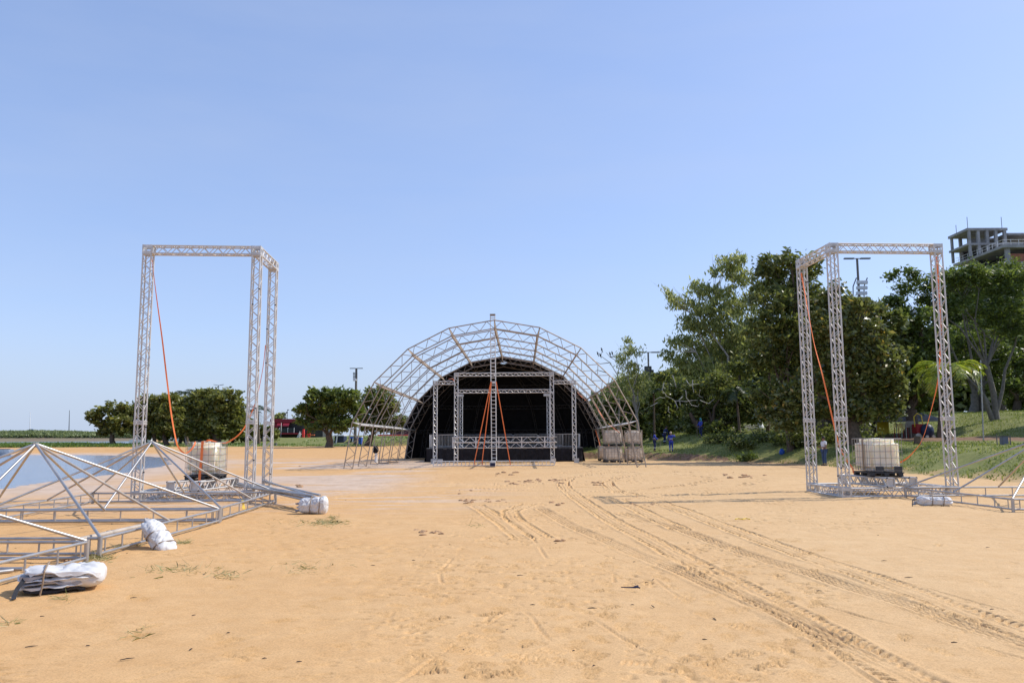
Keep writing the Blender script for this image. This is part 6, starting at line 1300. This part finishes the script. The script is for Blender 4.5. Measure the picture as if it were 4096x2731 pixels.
for i, (x0, x1, y, l) in enumerate(((2900, 2960, 1735, 'pale heap of cut branches on the mound, smaller'), (2980, 3060, 1740, 'pale heap of cut branches on the mound, topped by a white bundle'))):
    p = at((x0+x1)/2, y, 80); z = gh(p.x, 80); t = thing('branch_heap', (p.x, 80, z), l, 'heap', 'branch heaps on the mound'); mb = MB()
    for k in range(40): a = Vector((p.x+random.gauss(0, .6), 80+random.gauss(0, .4), z+random.uniform(0, .5))); mb.tube(a, a+Vector((random.uniform(-1.2, 1.2), random.uniform(-.5, .5), random.uniform(-.1, .4))), .035, .02, n=5)
    mb.build('branches', M['palebranch'], t)
    if i: mb = MB(); mb.path([(p.x+.5, 79.8, z+.3), (p.x+.5, 79.8, z+.7), (p.x+.52, 79.8, z+1.4)], [.4, .25, .03], 9); mb.build('white_cloth', M['white'], t)
tag(Bx(2560, 2840, 1752, 1762, 120, 6).build('paved_path', M['concrete'], smooth=False), 'pale paved path behind the meadow', 'path', kind='structure')
for i, (x, y, h) in enumerate(((3990, 1780, 26), (4043, 1776, 28))):
    p = at(x, y+12, 44); z = gh(p.x, 44); t = thing('fence_post', (p.x, 44, z), ('slim dark fence post on the lawn, the nearer to the pale trunk', 'slim dark fence post on the lawn, close to the picture edge')[i], 'fence post', 'fence posts on the lawn'); mb = MB(); mb.tube((p.x, 44, z-.1), (p.x, 44, z+.65), .03, n=6); mb.build('post_wood', M['pole'], t)
p = at(4018, 1788, 45); z = gh(p.x, 45); t = thing('grey_box', (p.x, 45, z), 'small grey utility box standing on the lawn', 'box'); mb = MB(); mb.box((p.x, 45, z+.28), .35, .3, .56, bev=.03); mb.build('box_case', M['tent'], t)
mb = MB(); mb.box((p.x, 45, z+.57), .40, .35, .04, bev=.01); mb.build('box_lid', M['pole'], t)
# bollard with a black bag by the arch legs, loose things on the sand
q = gz(1504, 1846, -.03); t = thing('capped_post', (q.x, q.y, gh(q.x, q.y)), 'white ribbed post with a black bag over its top among the arch legs', 'post'); z = gh(q.x, q.y); mb = MB()
for k in range(9): mb.tube((q.x, q.y, z+.08*k), (q.x, q.y, z+.08*k+.07), .115-.002*k, n=12)
mb.build('post_body', M['white'], t); mb = MB(); mb.ball((q.x-.05, q.y, z+.98), .24, .22, .30, 10, 8); mb.build('black_bag', M['black'], t)
for i, (x, y, l) in enumerate(((1535, 1853, 'rusty base plate weighting an arch leg, nearer the white post'), (1572, 1848, 'rusty base plate weighting an arch leg, further back'))):
    q = gz(x, y, -.05); z = gh(q.x, q.y); t = thing('base_plate', (q.x, q.y, z), l, 'base plate', 'base plates at the arch legs'); mb = MB(); mb.box((q.x, q.y, z+.05), .8, .35, .08, bev=.01); mb.build('steel_plate', M['purlin'], t)
    mb = MB(); mb.tube((q.x-.3, q.y, z+.05), (q.x-.3, q.y, z+.75 if i == 0 else z+.2), .03, n=6); mb.build('steel_stake', M['purlin'], t)
q = gz(2520, 2362); mb = MB(); mb.path([(q.x-.10, q.y+.05, .035), (q.x+.0, q.y, .04), (q.x+.07, q.y-.02, .045), (q.x+.10, q.y+.03, .05), (q.x+.06, q.y+.0, .05), (q.x+.12, q.y-.03, .04)], [.006, .008, .012, .014, .012, .008], 6); tag(mb.build('plastic_scrap', M['navy']), 'small twisted dark scrap lying on the tracked sand', 'scrap')
q = gz(2970, 2081); mb = MB(); mb.path([(q.x-.16, q.y, .03), (q.x-.08, q.y+.05, .04), (q.x+.0, q.y-.03, .035), (q.x+.09, q.y+.05, .04), (q.x+.17, q.y, .03)], .012, 5); tag(mb.build('rope_piece', M['yellow']), 'short piece of yellow rope on the open sand', 'rope')

# bare twigs with perching birds beyond the arch
o = at(2470, 1790, 88); o.z = gh(o.x, o.y); bt = thing('bare_tree', o, 'thin leafless tree with twigs showing through the upper arch ribs', 'tree', 'trees on the grassy bank'); mb = MB()
tp = at(2470, 1500, 88); mb.path([o, o.lerp(tp, .5)+Vector((.2, 0, 0)), tp], [.14, .1, .06], 7)
mb.build('trunk', M['barkgrey'], bt); mb = MB()
for pts in ([(2470, 1500), (2440, 1450), (2404, 1424), (2408, 1402)], [(2470, 1500), (2480, 1450), (2440, 1428), (2425, 1410)], [(2440, 1450), (2400, 1455), (2370, 1440)], [(2480, 1470), (2520, 1468), (2550, 1478)], [(2440, 1428), (2480, 1424), (2520, 1410)], [(2425, 1490), (2390, 1480), (2375, 1490)]):
    mb.path([at(x, y, 88+random.uniform(-.4, .4)) for x, y in pts], list(np.linspace(.05, .02, len(pts))), 5)
mb.build('twigs', M['barkgrey'], bt)
for i, (x, y, l) in enumerate(((2407, 1398, 'small dark bird on the topmost bare twig'), (2391, 1414, 'small dark bird low on the left bare twig'), (2401, 1420, 'small dark bird just right of the low left one'), (2440, 1415, 'small dark bird on the middle bare twig'), (2449, 1412, 'small dark bird furthest to the right on the bare twigs'))):
    p = at(x, y, 88); t = thing('bird', p, l, 'bird', 'birds perched on the bare tree'); mb = MB(); mb.ball(p, .09, .09, .15, 8, 6); mb.ball(p+Vector((-.05, 0, .16)), .055, .055, .055, 7, 5); mb.tube(p+Vector((-.09, 0, .16)), p+Vector((-.16, 0, .15)), .02, .004, n=5); mb.tube(p+Vector((.03, 0, -.1)), p+Vector((.12, 0, -.34)), .05, .03, n=5)
    mb.build('bird_body', M['hair'], t)
